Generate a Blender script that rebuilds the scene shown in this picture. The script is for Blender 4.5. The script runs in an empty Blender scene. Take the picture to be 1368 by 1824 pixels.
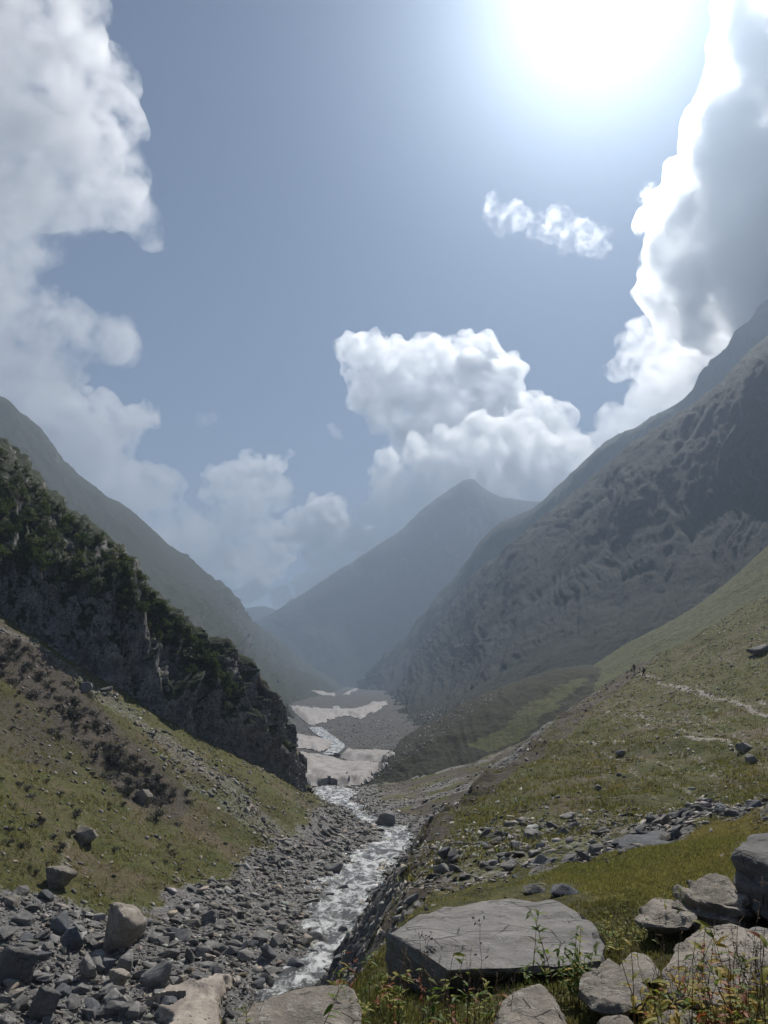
import bpy, bmesh, math, random
import numpy as np
from mathutils import Vector, Matrix, Quaternion
from mathutils.bvhtree import BVHTree

# ------------------------------------------------------------------ camera, sky, sun, exposure
SC = bpy.context.scene
COL = SC.collection
PITCH = math.radians(10.0)
F = 1368.0                                   # focal length in photograph pixels (1368 x 1824)
cam = bpy.data.cameras.new('camera')
cam.sensor_fit = 'HORIZONTAL'
cam.sensor_width = 36.0
cam.lens = 36.0
cam.clip_start = 0.05
cam.clip_end = 60000.0
cam_ob = bpy.data.objects.new('camera', cam)
cam_ob.rotation_euler = (math.pi / 2 + PITCH, 0, 0)
COL.objects.link(cam_ob)
SC.camera = cam_ob

SUN_EL = math.radians(43.5)
SUN_AZ = math.radians(18.0)                  # to the right of straight ahead (+Y)
world = bpy.data.worlds.new('World')
SC.world = world
world.use_nodes = True
wn = world.node_tree.nodes
bgn = wn['Background']
sky = wn.new('ShaderNodeTexSky')
sky.sky_type = 'NISHITA'
sky.sun_disc = False
sky.sun_elevation = SUN_EL
sky.sun_rotation = SUN_AZ
sky.altitude = 3200
sky.air_density = 0.9
sky.dust_density = 0.8
sky.ozone_density = 1.5
world.node_tree.links.new(sky.outputs[0], bgn.inputs[0])
bgn.inputs[1].default_value = 0.05

sun = bpy.data.lights.new('sun', 'SUN')
sun.energy = 5.0
sun.angle = math.radians(0.53)
sun.color = (1.0, 0.95, 0.87)
sun_ob = bpy.data.objects.new('sun', sun)
SUN_DIR = Vector((math.cos(SUN_EL) * math.sin(SUN_AZ), math.cos(SUN_EL) * math.cos(SUN_AZ), math.sin(SUN_EL)))
sun_ob.rotation_euler = SUN_DIR.to_track_quat('Z', 'Y').to_euler()
sun_ob.location = (60, 120, 160)
COL.objects.link(sun_ob)

SC.view_settings.view_transform = 'Standard'
SC.view_settings.look = 'None'
SC.view_settings.exposure = 0.5
SC.view_settings.gamma = 1.0
SC.render.engine = 'CYCLES'
cy = SC.cycles
cy.use_denoising = True
cy.max_bounces = 10
cy.diffuse_bounces = 2
cy.glossy_bounces = 2
cy.transmission_bounces = 4
cy.volume_bounces = 6
cy.transparent_max_bounces = 24
cy.sample_clamp_indirect = 6.0
cy.caustics_reflective = False
cy.caustics_refractive = False

# ------------------------------------------------------------------ helpers
rng = np.random.default_rng(7)
random.seed(7)
CP, SP = math.cos(PITCH), math.sin(PITCH)

def P(px, py, D):
    """photograph pixel + horizontal distance ahead -> world point (camera at the origin)"""
    u = (px - 684.0) / F; v = (912.0 - py) / F
    fw = CP - v * SP; up = v * CP + SP
    return (u / fw * D, D, up / fw * D)

def ray(px, py):
    u = (px - 684.0) / F; v = (912.0 - py) / F
    return Vector((u, CP - v * SP, v * CP + SP)).normalized()

def project(co):
    """world points (n,3) -> photograph pixels"""
    x, y, z = co[:, 0], co[:, 1], co[:, 2]
    d = y * CP + z * SP
    d = np.where(np.abs(d) < 1e-3, 1e-3, d)
    px = 684 + F * x / d
    py = 912 - F * (-y * SP + z * CP) / d
    return px, py, d

def smooth(e0, e1, x):
    t = np.clip((x - e0) / (e1 - e0), 0, 1)
    return t * t * (3 - 2 * t)

def _hash(ix, iy, iz, seed):
    h = (ix.astype(np.int64) * 374761393 + iy.astype(np.int64) * 668265263 + iz.astype(np.int64) * 2147483647 + seed * 974711) & 0xffffffff
    h = ((h ^ (h >> 13)) * 1274126177) & 0xffffffff
    h = h ^ (h >> 16)
    return (h & 0xffff) / 32767.5 - 1.0

def vnoise(p, seed=0):
    i = np.floor(p).astype(np.int64); f = p - i
    f = f * f * f * (f * (f * 6 - 15) + 10)
    x, y, z = i[:, 0], i[:, 1], i[:, 2]
    fx, fy, fz = f[:, 0], f[:, 1], f[:, 2]
    r = 0
    for dx in (0, 1):
        wx = fx if dx else 1 - fx
        for dy in (0, 1):
            wy = fy if dy else 1 - fy
            for dz in (0, 1):
                wz = fz if dz else 1 - fz
                r = r + wx * wy * wz * _hash(x + dx, y + dy, z + dz, seed)
    return r

ROT = np.array([[0.36, 0.48, -0.8], [-0.8, 0.6, 0.0], [0.48, 0.64, 0.6]])
def fbm(p, octaves=4, gain=0.5, seed=0, ridged=False):
    p = np.asarray(p, float); a = 1.0; r = 0.0; tot = 0.0
    for o in range(octaves):
        n = vnoise(p, seed + o * 17)
        if ridged: n = 1 - 2 * np.abs(n)
        r = r + a * n; tot += a
        p = (p @ ROT.T) * 2.03; a *= gain
    return r / tot

def pchip(x, y, xi):
    """monotone cubic through (x, y[k,...]) at xi"""
    x = np.asarray(x, float); y = np.asarray(y, float)
    h = np.diff(x); sh = (-1,) + (1,) * (y.ndim - 1)
    d = np.diff(y, axis=0) / h.reshape(sh)
    m = np.zeros_like(y)
    if len(x) > 2:
        d0, d1 = d[:-1], d[1:]
        w1 = (2 * h[1:] + h[:-1]).reshape(sh); w2 = (h[1:] + 2 * h[:-1]).reshape(sh)
        with np.errstate(all='ignore'):
            mm = (w1 + w2) / (w1 / d0 + w2 / d1)
        m[1:-1] = np.where(d0 * d1 > 0, np.nan_to_num(mm), 0)
    m[0] = d[0]; m[-1] = d[-1]
    k = np.clip(np.searchsorted(x, xi, side='right') - 1, 0, len(x) - 2)
    t = ((xi - x[k]) / h[k]).reshape(sh); hk = h[k].reshape(sh)
    return ((2 * t**3 - 3 * t**2 + 1) * y[k] + (t**3 - 2 * t**2 + t) * hk * m[k]
            + (-2 * t**3 + 3 * t**2) * y[k + 1] + (t**3 - t**2) * hk * m[k + 1])

def catrom(y, ti):
    """Catmull-Rom through y[k,...] at float index ti"""
    y = np.asarray(y, float); n = len(y)
    k = np.clip(np.floor(ti).astype(int), 0, n - 2); t = (ti - k).reshape((-1,) + (1,) * (y.ndim - 1))
    y0 = y[np.clip(k - 1, 0, n - 1)]; y1 = y[k]; y2 = y[k + 1]; y3 = y[np.clip(k + 2, 0, n - 1)]
    return 0.5 * (2 * y1 + (y2 - y0) * t + (2 * y0 - 5 * y1 + 4 * y2 - y3) * t**2 + (3 * y1 - y0 - 3 * y2 + y3) * t**3)

def np_mesh(name, co, faces, smooth_shade=True):
    me = bpy.data.meshes.new(name)
    co = np.ascontiguousarray(co, np.float32); faces = np.ascontiguousarray(faces, np.int32)
    k = faces.shape[1]
    me.vertices.add(len(co)); me.vertices.foreach_set('co', co.ravel())
    me.loops.add(faces.size); me.loops.foreach_set('vertex_index', faces.ravel())
    me.polygons.add(len(faces))
    me.polygons.foreach_set('loop_start', np.arange(0, faces.size, k, dtype=np.int32))
    me.update(calc_edges=True)
    me.validate()
    if smooth_shade:
        me.polygons.foreach_set('use_smooth', np.ones(len(me.polygons), bool))
    return me

def grid_faces(nr, nc):
    i = np.arange(nr * nc).reshape(nr, nc)
    return np.stack([i[:-1, :-1], i[:-1, 1:], i[1:, 1:], i[1:, :-1]], -1).reshape(-1, 4)

def link(name, me, mat=None, parent=None, label=None, cat=None, group=None, kind=None, loc=None):
    o = bpy.data.objects.new(name, me)
    COL.objects.link(o)
    if mat is not None and me is not None and not me.materials: me.materials.append(mat)
    if parent is not None: o.parent = parent
    if label: o['label'] = label
    if cat: o['category'] = cat
    if group: o['group'] = group
    if kind: o['kind'] = kind
    if loc is not None: o.location = loc
    return o

def set_col(me, name, rgba):
    a = me.color_attributes.new(name, 'FLOAT_COLOR', 'POINT')
    a.data.foreach_set('color', np.ascontiguousarray(rgba, np.float32).ravel())

def outer_shell(m):
    """keep only the largest connected shell"""
    bm = bmesh.new(); bm.from_mesh(m); seen = set(); parts = []
    for v in bm.verts:
        if v.index in seen: continue
        st = [v]; seen.add(v.index); comp = []
        while st:
            q = st.pop(); comp.append(q)
            for e in q.link_edges:
                o = e.other_vert(q)
                if o.index not in seen: seen.add(o.index); st.append(o)
        parts.append(comp)
    if len(parts) > 1:
        parts.sort(key=len)
        bmesh.ops.delete(bm, geom=[v for c in parts[:-1] for v in c], context='VERTS')
        bm.to_mesh(m)
    bm.free()

def grid_normals(G):
    du = np.gradient(G, axis=1); dv = np.gradient(G, axis=0)
    n = np.cross(du, dv)
    n /= np.linalg.norm(n, axis=2, keepdims=True) + 1e-9
    return n

def seg_dist(px, py, pts):
    """distance in pixels to a polyline and the position along it"""
    best = np.full(px.shape, 1e9); pos = np.zeros(px.shape)
    for i, ((x0, y0), (x1, y1)) in enumerate(zip(pts[:-1], pts[1:])):
        dx, dy = x1 - x0, y1 - y0
        t = np.clip(((px - x0) * dx + (py - y0) * dy) / (dx * dx + dy * dy), 0, 1)
        d = np.hypot(px - x0 - t * dx, py - y0 - t * dy)
        m = d < best
        best = np.where(m, d, best); pos = np.where(m, i + t, pos)
    return best, pos

def in_poly(px, py, pts):
    r = np.zeros(px.shape, bool); n = len(pts)
    for i in range(n):
        x0, y0 = pts[i]; x1, y1 = pts[(i + 1) % n]
        c = ((y0 > py) != (y1 > py)) & (px < (x1 - x0) * (py - y0) / ((y1 - y0) or 1e-9) + x0)
        r ^= c
    return r

def area(px, py, pts, soft=25):
    """soft polygon mask: 1 inside, fading over `soft` pixels"""
    d, _ = seg_dist(px, py, list(pts) + [pts[0]])
    s = np.where(in_poly(px, py, pts), d, -d)
    return smooth(-soft, soft, s)

# ------------------------------------------------------------------ materials
class NT:
    def __init__(self, name):
        self.m = bpy.data.materials.new(name); self.m.use_nodes = True
        self.t = self.m.node_tree; self.n = self.t.nodes; self.l = self.t.links
        self.b = self.n['Principled BSDF']; self.out = self.n['Material Output']
        self.b.inputs['Specular IOR Level'].default_value = 0.25
        self.pos = self.n.new('ShaderNodeNewGeometry').outputs['Position']
    def set(self, s, v):
        if hasattr(v, 'is_linked') or isinstance(v, bpy.types.NodeSocket): self.l.new(v, s)
        else: s.default_value = v
    def coord(self, kind='Object'):
        return self.n.new('ShaderNodeTexCoord').outputs[kind]
    def mapping(self, vec, scale=(1, 1, 1), rot=(0, 0, 0)):
        m = self.n.new('ShaderNodeMapping'); self.l.new(vec, m.inputs[0])
        m.inputs['Scale'].default_value = scale; m.inputs['Rotation'].default_value = rot
        return m.outputs[0]
    def noise(self, vec, scale, detail=5, rough=0.55, dist=0.0, kind='FBM'):
        x = self.n.new('ShaderNodeTexNoise'); x.noise_type = kind
        self.l.new(vec, x.inputs['Vector']); x.inputs['Scale'].default_value = scale
        x.inputs['Detail'].default_value = detail; x.inputs['Roughness'].default_value = rough
        x.inputs['Distortion'].default_value = dist
        return x.outputs[0]
    def voro(self, vec, scale, feature='F1', out=0, rand=1.0):
        x = self.n.new('ShaderNodeTexVoronoi'); x.feature = feature
        self.l.new(vec, x.inputs['Vector']); x.inputs['Scale'].default_value = scale
        x.inputs['Randomness'].default_value = rand
        return x.outputs[out]
    def ramp(self, fac, stops, interp='LINEAR'):
        r = self.n.new('ShaderNodeValToRGB'); cr = r.color_ramp; cr.interpolation = interp
        while len(cr.elements) < len(stops): cr.elements.new(0.5)
        for e, (p, c) in zip(cr.elements, stops):
            e.position = p; e.color = (*c, 1) if not np.isscalar(c) else (c, c, c, 1)
        self.l.new(fac, r.inputs[0]); return r.outputs[0]
    def mix(self, fac, a, b, blend='MIX'):
        x = self.n.new('ShaderNodeMix'); x.data_type = 'RGBA'; x.blend_type = blend
        self.set(x.inputs[0], fac)
        for s, v in ((x.inputs[6], a), (x.inputs[7], b)):
            self.set(s, (*v, 1) if isinstance(v, tuple) and len(v) == 3 else v)
        return x.outputs[2]
    def math(self, op, a, b=0.0, clamp=False):
        x = self.n.new('ShaderNodeMath'); x.operation = op; x.use_clamp = clamp
        self.set(x.inputs[0], a); self.set(x.inputs[1], b); return x.outputs[0]
    def attr(self, name):
        a = self.n.new('ShaderNodeAttribute'); a.attribute_name = name
        s = self.n.new('ShaderNodeSeparateColor'); self.l.new(a.outputs['Color'], s.inputs[0])
        return a, s.outputs
    def maprange(self, v, a, b, c=0.0, d=1.0):
        x = self.n.new('ShaderNodeMapRange'); x.interpolation_type = 'SMOOTHSTEP'
        self.l.new(v, x.inputs[0])
        for k, q in enumerate((a, b, c, d)): x.inputs[k + 1].default_value = q
        return x.outputs[0]
    def bump(self, h, strength=0.5, dist=0.1, normal=None):
        x = self.n.new('ShaderNodeBump'); x.inputs['Strength'].default_value = strength
        x.inputs['Distance'].default_value = dist; self.l.new(h, x.inputs['Height'])
        if normal is not None: self.l.new(normal, x.inputs['Normal'])
        return x.outputs[0]
    def slope(self):
        g = self.n.new('ShaderNodeNewGeometry'); s = self.n.new('ShaderNodeSeparateXYZ')
        self.l.new(g.outputs['Normal'], s.inputs[0]); return s.outputs[2]
    def fin(self, color=None, rough=0.9, normal=None):
        if color is not None: self.set(self.b.inputs['Base Color'], color)
        self.set(self.b.inputs['Roughness'], rough)
        if normal is not None: self.l.new(normal, self.b.inputs['Normal'])
        return self.m

def mat_ground():
    k = NT('ground'); p = k.pos
    _, m = k.attr('mask')                       # R grass, G scree, B bare earth
    a, _ = k.attr('mask')
    n1 = k.noise(p, 0.35, 8, 0.62); n2 = k.noise(p, 3.2, 8, 0.68); n3 = k.noise(p, 14.0, 5, 0.7)
    g1 = k.ramp(n2, [(0.28, (0.036, 0.037, 0.011)), (0.48, (0.098, 0.094, 0.025)), (0.62, (0.150, 0.128, 0.040)), (0.8, (0.25, 0.205, 0.08))])
    g2 = k.ramp(n2, [(0.28, (0.030, 0.040, 0.009)), (0.5, (0.085, 0.098, 0.019)), (0.7, (0.165, 0.165, 0.034))])
    grass = k.mix(k.maprange(n1, 0.38, 0.62), g1, g2)
    grass = k.mix(k.math('MULTIPLY', k.maprange(n3, 0.40, 0.66), 0.7), grass, (0.035, 0.031, 0.015))
    grass = k.mix(k.maprange(k.noise(p, 0.16, 6, 0.6), 0.48, 0.64), grass, k.ramp(n2, [(0.3, (0.06, 0.047, 0.026)), (0.7, (0.175, 0.14, 0.08))]))
    grass = k.mix(k.maprange(m[0], 1.15, 1.8), grass, k.ramp(n2, [(0.3, (0.075, 0.075, 0.018)), (0.5, (0.16, 0.145, 0.038)), (0.7, (0.23, 0.195, 0.06))]))
    # scattered small stones showing in the turf
    vs = k.voro(p, 2.6, 'F1', 1); vd = k.voro(p, 2.6, 'F1', 0)
    vs2 = k.voro(p, 6.5, 'F1', 1)
    sep = k.n.new('ShaderNodeSeparateColor'); k.l.new(vs, sep.inputs[0])
    sep2 = k.n.new('ShaderNodeSeparateColor'); k.l.new(vs2, sep2.inputs[0])
    stone = k.ramp(sep2.outputs[0], [(0.0, (0.10, 0.096, 0.093)), (0.5, (0.19, 0.183, 0.175)), (1.0, (0.33, 0.32, 0.30))])
    stone = k.mix(0.5, stone, k.ramp(n2, [(0.3, (0.06, 0.058, 0.056)), (0.7, (0.24, 0.23, 0.22))]))
    earth = k.ramp(n2, [(0.3, (0.036, 0.029, 0.024)), (0.7, (0.125, 0.10, 0.078))])
    # break up the borders of the masks
    j = k.math('MULTIPLY', k.math('SUBTRACT', n2, 0.5), 1.1)
    sc = k.maprange(k.math('ADD', m[1], j), 0.35, 0.6)
    ea = k.maprange(k.math('ADD', m[2], j), 0.35, 0.65)
    c = k.mix(ea, grass, earth)
    c = k.mix(sc, c, stone)
    # paths and trails worn into the turf (alpha of the mask)
    pa = k.maprange(k.math('ADD', a.outputs['Alpha'], k.math('MULTIPLY', j, 0.5)), 0.35, 0.6)
    c = k.mix(pa, c, k.mix(n2, (0.20, 0.175, 0.15), (0.36, 0.33, 0.29)))
    hb = k.math('ADD', k.math('MULTIPLY', n3, 0.5), k.math('MULTIPLY', k.math('MULTIPLY', vd, -1.3), sc))
    nb = k.bump(hb, 0.9, 0.16)
    nb = k.bump(n2, 0.7, 0.30, nb)
    return k.fin(c, 0.95, nb)

def mat_rock(name, lo, mid, hi, scale=1.0, lichen=None, bump=0.6, objspace=True):
    k = NT(name); p = k.coord('Object') if objspace else k.pos
    oi = k.n.new('ShaderNodeObjectInfo')
    ad = k.n.new('ShaderNodeVectorMath'); ad.operation = 'ADD'
    cmb = k.n.new('ShaderNodeCombineXYZ')
    r10 = k.math('MULTIPLY', oi.outputs['Random'], 57.0)
    for q in range(3): k.l.new(r10, cmb.inputs[q])
    k.l.new(p, ad.inputs[0]); k.l.new(cmb.outputs[0], ad.inputs[1]); p = ad.outputs[0]
    n1 = k.noise(p, 1.1 * scale, 8, 0.6, 0.4); n2 = k.noise(k.mapping(p, (1, 1, 5), (0.3, 0.25, 0)), 2.2 * scale, 8, 0.62)
    n3 = k.noise(p, 22 * scale, 5, 0.7)
    f = k.math('ADD', k.math('MULTIPLY', n1, 0.55), k.math('MULTIPLY', n2, 0.45))
    c = k.ramp(f, [(0.30, lo), (0.5, mid), (0.68, hi)])
    c = k.mix(k.math('MULTIPLY', k.maprange(n3, 0.35, 0.7), 0.45), c, lo)
    v = k.math('ADD', 0.72, k.math('MULTIPLY', oi.outputs['Random'], 0.55))
    c = k.mix(1.0, c, k.mix(0.0, v, v), 'MULTIPLY') if False else c
    hsv = k.n.new('ShaderNodeHueSaturation'); k.l.new(c, hsv.inputs['Color']); k.l.new(v, hsv.inputs['Value']); c = hsv.outputs[0]
    # cracks
    cr = k.voro(k.mapping(p, (1, 1, 2.6), (0.35, 0.2, 0.4)), 1.3 * scale, 'DISTANCE_TO_EDGE', 0)
    crk = k.maprange(cr, 0.0, 0.025)
    fine = k.maprange(k.voro(k.mapping(p, (0.5, 1.6, 1.2), (0.2, 0.4, 0.9)), 1.9 * scale, 'DISTANCE_TO_EDGE', 0), 0.0, 0.018)
    gate = k.maprange(k.noise(p, 1.4 * scale, 3, 0.5), 0.46, 0.56)
    cm = k.math('MULTIPLY', k.math('SUBTRACT', 1.0, k.math('MULTIPLY', crk, fine)), gate)
    c = k.mix(k.math('MULTIPLY', cm, 0.8), c, tuple(x * 0.3 for x in lo))
    h = k.math('ADD', k.math('MULTIPLY', n2, 0.8), k.math('MULTIPLY', n3, 0.3))
    h = k.math('SUBTRACT', h, k.math('MULTIPLY', cm, 0.25))
    if lichen:
        c = k.mix(k.math('MULTIPLY', k.maprange(k.noise(p, 5 * scale, 6, 0.7), 0.54, 0.66), 0.7), c, lichen)
    return k.fin(c, 0.88, k.bump(h, bump, 0.12 / scale))

def mat_mountain(name, grass, rock, scale, amt=0.5, pale=(0.2, 0.19, 0.18), steep=(0.55, 0.8), bumpd=6.0, dark=(0.018, 0.024, 0.012), turf=None):
    k = NT(name); p = k.pos
    n1 = k.noise(p, 0.012 * scale, 9, 0.62, 0.3)
    st = k.noise(k.mapping(p, (1.0, 1.0, 0.22), (0.0, 0.0, 0.2)), 0.03 * scale, 8, 0.66)
    n2 = k.noise(p, 0.09 * scale, 7, 0.68)
    n3 = k.noise(p, 0.45 * scale, 4, 0.7)
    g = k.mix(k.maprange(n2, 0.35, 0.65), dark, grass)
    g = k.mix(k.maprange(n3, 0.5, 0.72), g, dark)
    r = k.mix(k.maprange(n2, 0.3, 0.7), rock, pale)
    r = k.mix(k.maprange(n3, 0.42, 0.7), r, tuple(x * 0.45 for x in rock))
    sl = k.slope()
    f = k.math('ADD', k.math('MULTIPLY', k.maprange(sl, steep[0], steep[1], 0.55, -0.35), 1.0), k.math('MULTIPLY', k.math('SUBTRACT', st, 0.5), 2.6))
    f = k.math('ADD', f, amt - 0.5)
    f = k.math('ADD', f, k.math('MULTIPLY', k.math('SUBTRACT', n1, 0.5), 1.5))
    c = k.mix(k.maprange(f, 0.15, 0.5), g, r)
    if turf is not None:
        _, m = k.attr('mask')
        c = k.mix(k.maprange(k.math('ADD', m[0], k.math('SUBTRACT', n2, 0.5)), 0.35, 0.6), c, k.mix(k.maprange(n2, 0.3, 0.7), tuple(x * 0.5 for x in turf), turf))
    h = k.math('ADD', k.math('MULTIPLY', n2, 1.0), k.math('MULTIPLY', st, 1.2))
    h = k.math('ADD', h, k.math('MULTIPLY', n3, 0.35))
    return k.fin(c, 0.95, k.bump(h, 0.8, bumpd))
# ------------------------------------------------------------------ the ground around the camera, stream gorge and both slopes
SD = [-10, 2, 10, 20, 28, 36, 44, 52, 60, 68, 76, 86, 98, 108, 118, 130, 145, 170]
SB = {44: (485, 600, 1740), 52: (535, 625, 1680), 60: (565, 650, 1632), 68: (575, 665, 1592), 76: (560, 690, 1560),
      86: (610, 720, 1525), 98: (660, 742, 1492), 108: (690, 752, 1472), 118: (650, 712, 1457), 130: (600, 660, 1440),
      145: (560, 608, 1422), 170: (555, 640, 1400)}
SW = {-10: (-19, -14, -13.0), 2: (-17, -12, -13.6), 10: (-16, -11, -14.0), 20: (-14, -9.2, -14.8), 28: (-12, -7.6, -15.4), 36: (-9.0, -5.2, -16.2)}
bl = []; br = []; zs = []
for d in SD:
    if d in SW: a, b, z = SW[d]
    else:
        a_, b_, py = SB[d]; a, _, z = P(a_, py, d); b = P(b_, py, d)[0]
    bl.append(a); br.append(b); zs.append(z)
g_ = lambda d: np.arcsinh(np.asarray(d, float) / 4.0)
bankL = lambda d: pchip(g_(SD), np.array(bl), g_(np.atleast_1d(d)))
bankR = lambda d: pchip(g_(SD), np.array(br), g_(np.atleast_1d(d)))
streamZ = lambda d: pchip(g_(SD), np.array(zs), g_(np.atleast_1d(d)))

RIGHT = {  # distance: shoulder, right middle, right frame edge (pixels), far right (world x, z)
    -10: (('w', -2.6, -2.2), ('w', 2, -1.4), ('w', 8, -0.2), (34, 9)),
    0: (('w', -2.2, -1.9), ('w', 1.2, -1.6), ('w', 6, -0.8), (34, 8)),
    3: (('w', -1.3, -1.86), ('w', 0.9, -1.78), ('w', 5, -1.0), (34, 7.5)),
    4.5: (('w', -0.85, -2.16), ('w', 0.8, -2.1), ('w', 4.6, -1.45), (34, 7)),
    6: (('w', -0.42, -2.62), ('w', 1.2, -2.5), ('w', 4.5, -2.0), (34, 6.5)),
    9: (('w', 0.22, -3.3), ('w', 2.0, -2.95), ('w', 5.5, -2.35), (34, 6)),
    14: (('w', 0.95, -4.35), (1000, 1566), (1368, 1505), (36, 5)),
    20: ((748, 1582), (960, 1525), (1368, 1462), (38, 4)),
    28: ((742, 1554), (960, 1487), (1368, 1428), (42, 5)),
    40: ((756, 1500), (1000, 1424), (1368, 1376), (50, 6)),
    55: ((832, 1426), (1080, 1372), (1368, 1328), (60, 8)),
    75: ((930, 1363), (1130, 1312), (1368, 1262), (75, 13)),
    100: ((995, 1298), (1180, 1247), (1368, 1196), (95, 20)),
    130: ((1065, 1243), (1225, 1184), (1368, 1128), (115, 27)),
    165: ((1135, 1193), (1250, 1127), (1368, 1062), (130, 36)),
    180: ((1150, 1215), (1262, 1150), (1368, 1085), (135, 33)),
    200: ((1150, 1290), (1262, 1240), (1368, 1180), (140, 20)),
}
def near_net():
    Ds = sorted(RIGHT)
    net = []
    for d in Ds:
        e = RIGHT[d]; row = []
        dd = min(d, 170)
        xb, xr, z0 = float(bankL(dd)[0]), float(bankR(dd)[0]), float(streamZ(dd)[0])
        w = float(np.interp(d, [20, 40, 60, 80, 100, 130], [17, 15, 9, 6, 3.5, 1.2]))
        fx, fz = xb - w, z0 + 0.11 * w + 0.4
        row.append((-150, fz + (fx + 150) * 0.52))
        row.append((fx - 48, fz + 48 * 0.60))
        row.append((fx - 18, fz + 18 * 0.555))
        row.append((fx, fz))
        row.append((xb, z0))
        row.append(((xb + xr) / 2, z0 - 0.55))
        row.append((xr, z0))
        def conv(q): return (q[1], q[2]) if q[0] == 'w' else (lambda t: (t[0], t[2]))(P(q[0], q[1], d))
        s = conv(e[0])
        kx = float(np.interp(d, [12, 40, 70], [0.72, 0.52, 0.45])); kz = float(np.interp(d, [12, 40, 70, 90], [0.45, 0.38, 0.30, 0.22]))
        row.append((xr + (s[0] - xr) * kx, z0 + (s[1] - z0) * kz))
        row.append(s); row.append(conv(e[1])); row.append(conv(e[2])); row.append(e[3])
        net.append(row)
    return Ds, np.array(net)

Ds, net = near_net()
nrow = 450
gD = np.concatenate([np.linspace(g_(-10), g_(3), 14)[:-1], np.linspace(g_(3), g_(200), nrow)])
dense = pchip(g_(Ds), net, gD)                                   # rows, 12 cols, (x,z)
seg = [8, 26, 60, 80, 70, 14, 14, 60, 66, 84, 96, ]
seg[10] = 40
ci = np.concatenate([[0.0]] + [i + np.arange(1, s + 1) / s for i, s in enumerate(seg)])
dense = np.swapaxes(pchip(np.arange(12.0), np.swapaxes(dense, 0, 1), ci), 0, 1)
Dv = 4.0 * np.sinh(gD)
NR, NC = len(gD), len(ci)
G = np.zeros((NR, NC, 3)); G[..., 0] = dense[..., 0]; G[..., 1] = Dv[:, None]; G[..., 2] = dense[..., 1]
CI = np.broadcast_to(ci, (NR, NC))
flat = G.reshape(-1, 3)
px, py, dep = project(flat)
jit = fbm(flat * 0.35, 4, 0.55, 3)
jit2 = fbm(flat * 0.35 + 40, 4, 0.55, 9)
sc_px = np.clip(900 / np.maximum(dep, 5), 6, 70)
qx, qy = px + jit * sc_px * 1.3, py + jit2 * sc_px * 0.8
cif = CI.reshape(-1)
DD = flat[:, 1]
left = cif < 5.0
# --- masks: grass / scree / bare earth / trail
scree = np.zeros(len(flat)); earth = np.zeros(len(flat)); trail = np.zeros(len(flat)); shrub = np.zeros(len(flat))
front = DD > 3
L = left & front
foot_poly = [(-300, 1620), (0, 1605), (120, 1612), (230, 1640), (300, 1588), (400, 1562), (450, 1530), (500, 1490), (545, 1462), (575, 1435), (640, 1430), (700, 1500), (760, 2400), (-300, 2400)]
scree = np.where(L, np.maximum(scree, area(qx + jit2 * 16, qy + jit * 22, foot_poly, 34)), scree)
for pts, w in (([(-60, 1100), (60, 1150), (150, 1215), (260, 1290), (350, 1360), (440, 1440), (520, 1500), (600, 1540)], (6, 30)),
               ([(90, 1590), (130, 1500), (150, 1450)], (10, 6)), ([(250, 1330), (330, 1390), (400, 1440), (480, 1500)], (4, 12))):
    d_, t_ = seg_dist(qx, qy, pts)
    ww = w[0] + (w[1] - w[0]) * t_ / (len(pts) - 1)
    scree = np.where(L, np.maximum(scree, 0.46 * smooth(ww * 1.9, ww * 0.3, d_)), scree)
d_, t_ = seg_dist(qx, qy, [(-40, 1130), (60, 1200), (150, 1290), (240, 1385), (300, 1430)])
shrub = np.where(L, smooth(60, 22, d_), 0)
earth = np.where(L, np.maximum(earth, 0.7 * smooth(70, 25, d_)), earth)
earth = np.where(L, np.maximum(earth, 0.55 * area(qx, qy, [(-200, 1170), (60, 1240), (180, 1400), (60, 1380), (-200, 1330)], 30)), earth)
streamside = front & (cif > 3.9) & (cif < np.interp(DD, [40, 90, 120], [7.1, 6.6, 6.25]))
scree = np.where(streamside, 1.0, scree)
Rr = (~left) & front & (cif >= 7.0)
gulm = fbm(np.stack([flat[:, 0] * 0.10, flat[:, 1] * 0.35, flat[:, 2] * 0.05], 1), 4, 0.6, 67)
bank_slope = (cif >= np.interp(DD, [40, 90, 120], [6.9, 6.6, 6.25])) & (cif < 7.9) & front
scree = np.where(bank_slope, np.maximum(scree, np.interp(DD, [20, 50, 90, 140], [0.75, 0.52, 0.42, 0.36]) + 0.9 * gulm), scree)
earth = np.where(bank_slope, 0.55 + 1.0 * jit2, earth)
edge = (cif >= 7.6) & (cif < 8.25) & front & (DD > 16)
earth = np.where(edge, np.maximum(earth, 0.62 + 0.5 * jit2), earth)
band = [(690, 1600), (720, 1540), (800, 1492), (900, 1452), (1050, 1440), (1200, 1440), (1368, 1405), (1600, 1390), (1600, 1490), (1368, 1505), (1230, 1500), (1110, 1540), (1000, 1560), (900, 1600), (760, 1612)]
stony = np.where(Rr, area(qx, qy, band, 30), 0)
scree = np.where(Rr, np.maximum(scree, 0.40 * stony), scree)
pile = [(1000, 1590), (985, 1545), (1090, 1495), (1230, 1462), (1368, 1440), (1600, 1425), (1600, 1500), (1368, 1508), (1260, 1490), (1130, 1520), (1080, 1560)]
scree = np.where(Rr, np.maximum(scree, 0.95 * area(qx, qy, pile, 10)), scree)
green = [(1010, 1600), (1060, 1560), (1150, 1528), (1260, 1500), (1340, 1500), (1300, 1620), (1230, 1660), (1040, 1640)]
grn = np.where(Rr, area(qx, qy, green, 18), 0)
scree = scree * (1 - grn)
def line(pts, w, s=1.0):
    d_, _ = seg_dist(px + jit * 8, py + jit2 * 4, pts)
    return np.where(Rr, s * smooth(w * 1.4, w * 0.5, d_), 0)
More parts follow.
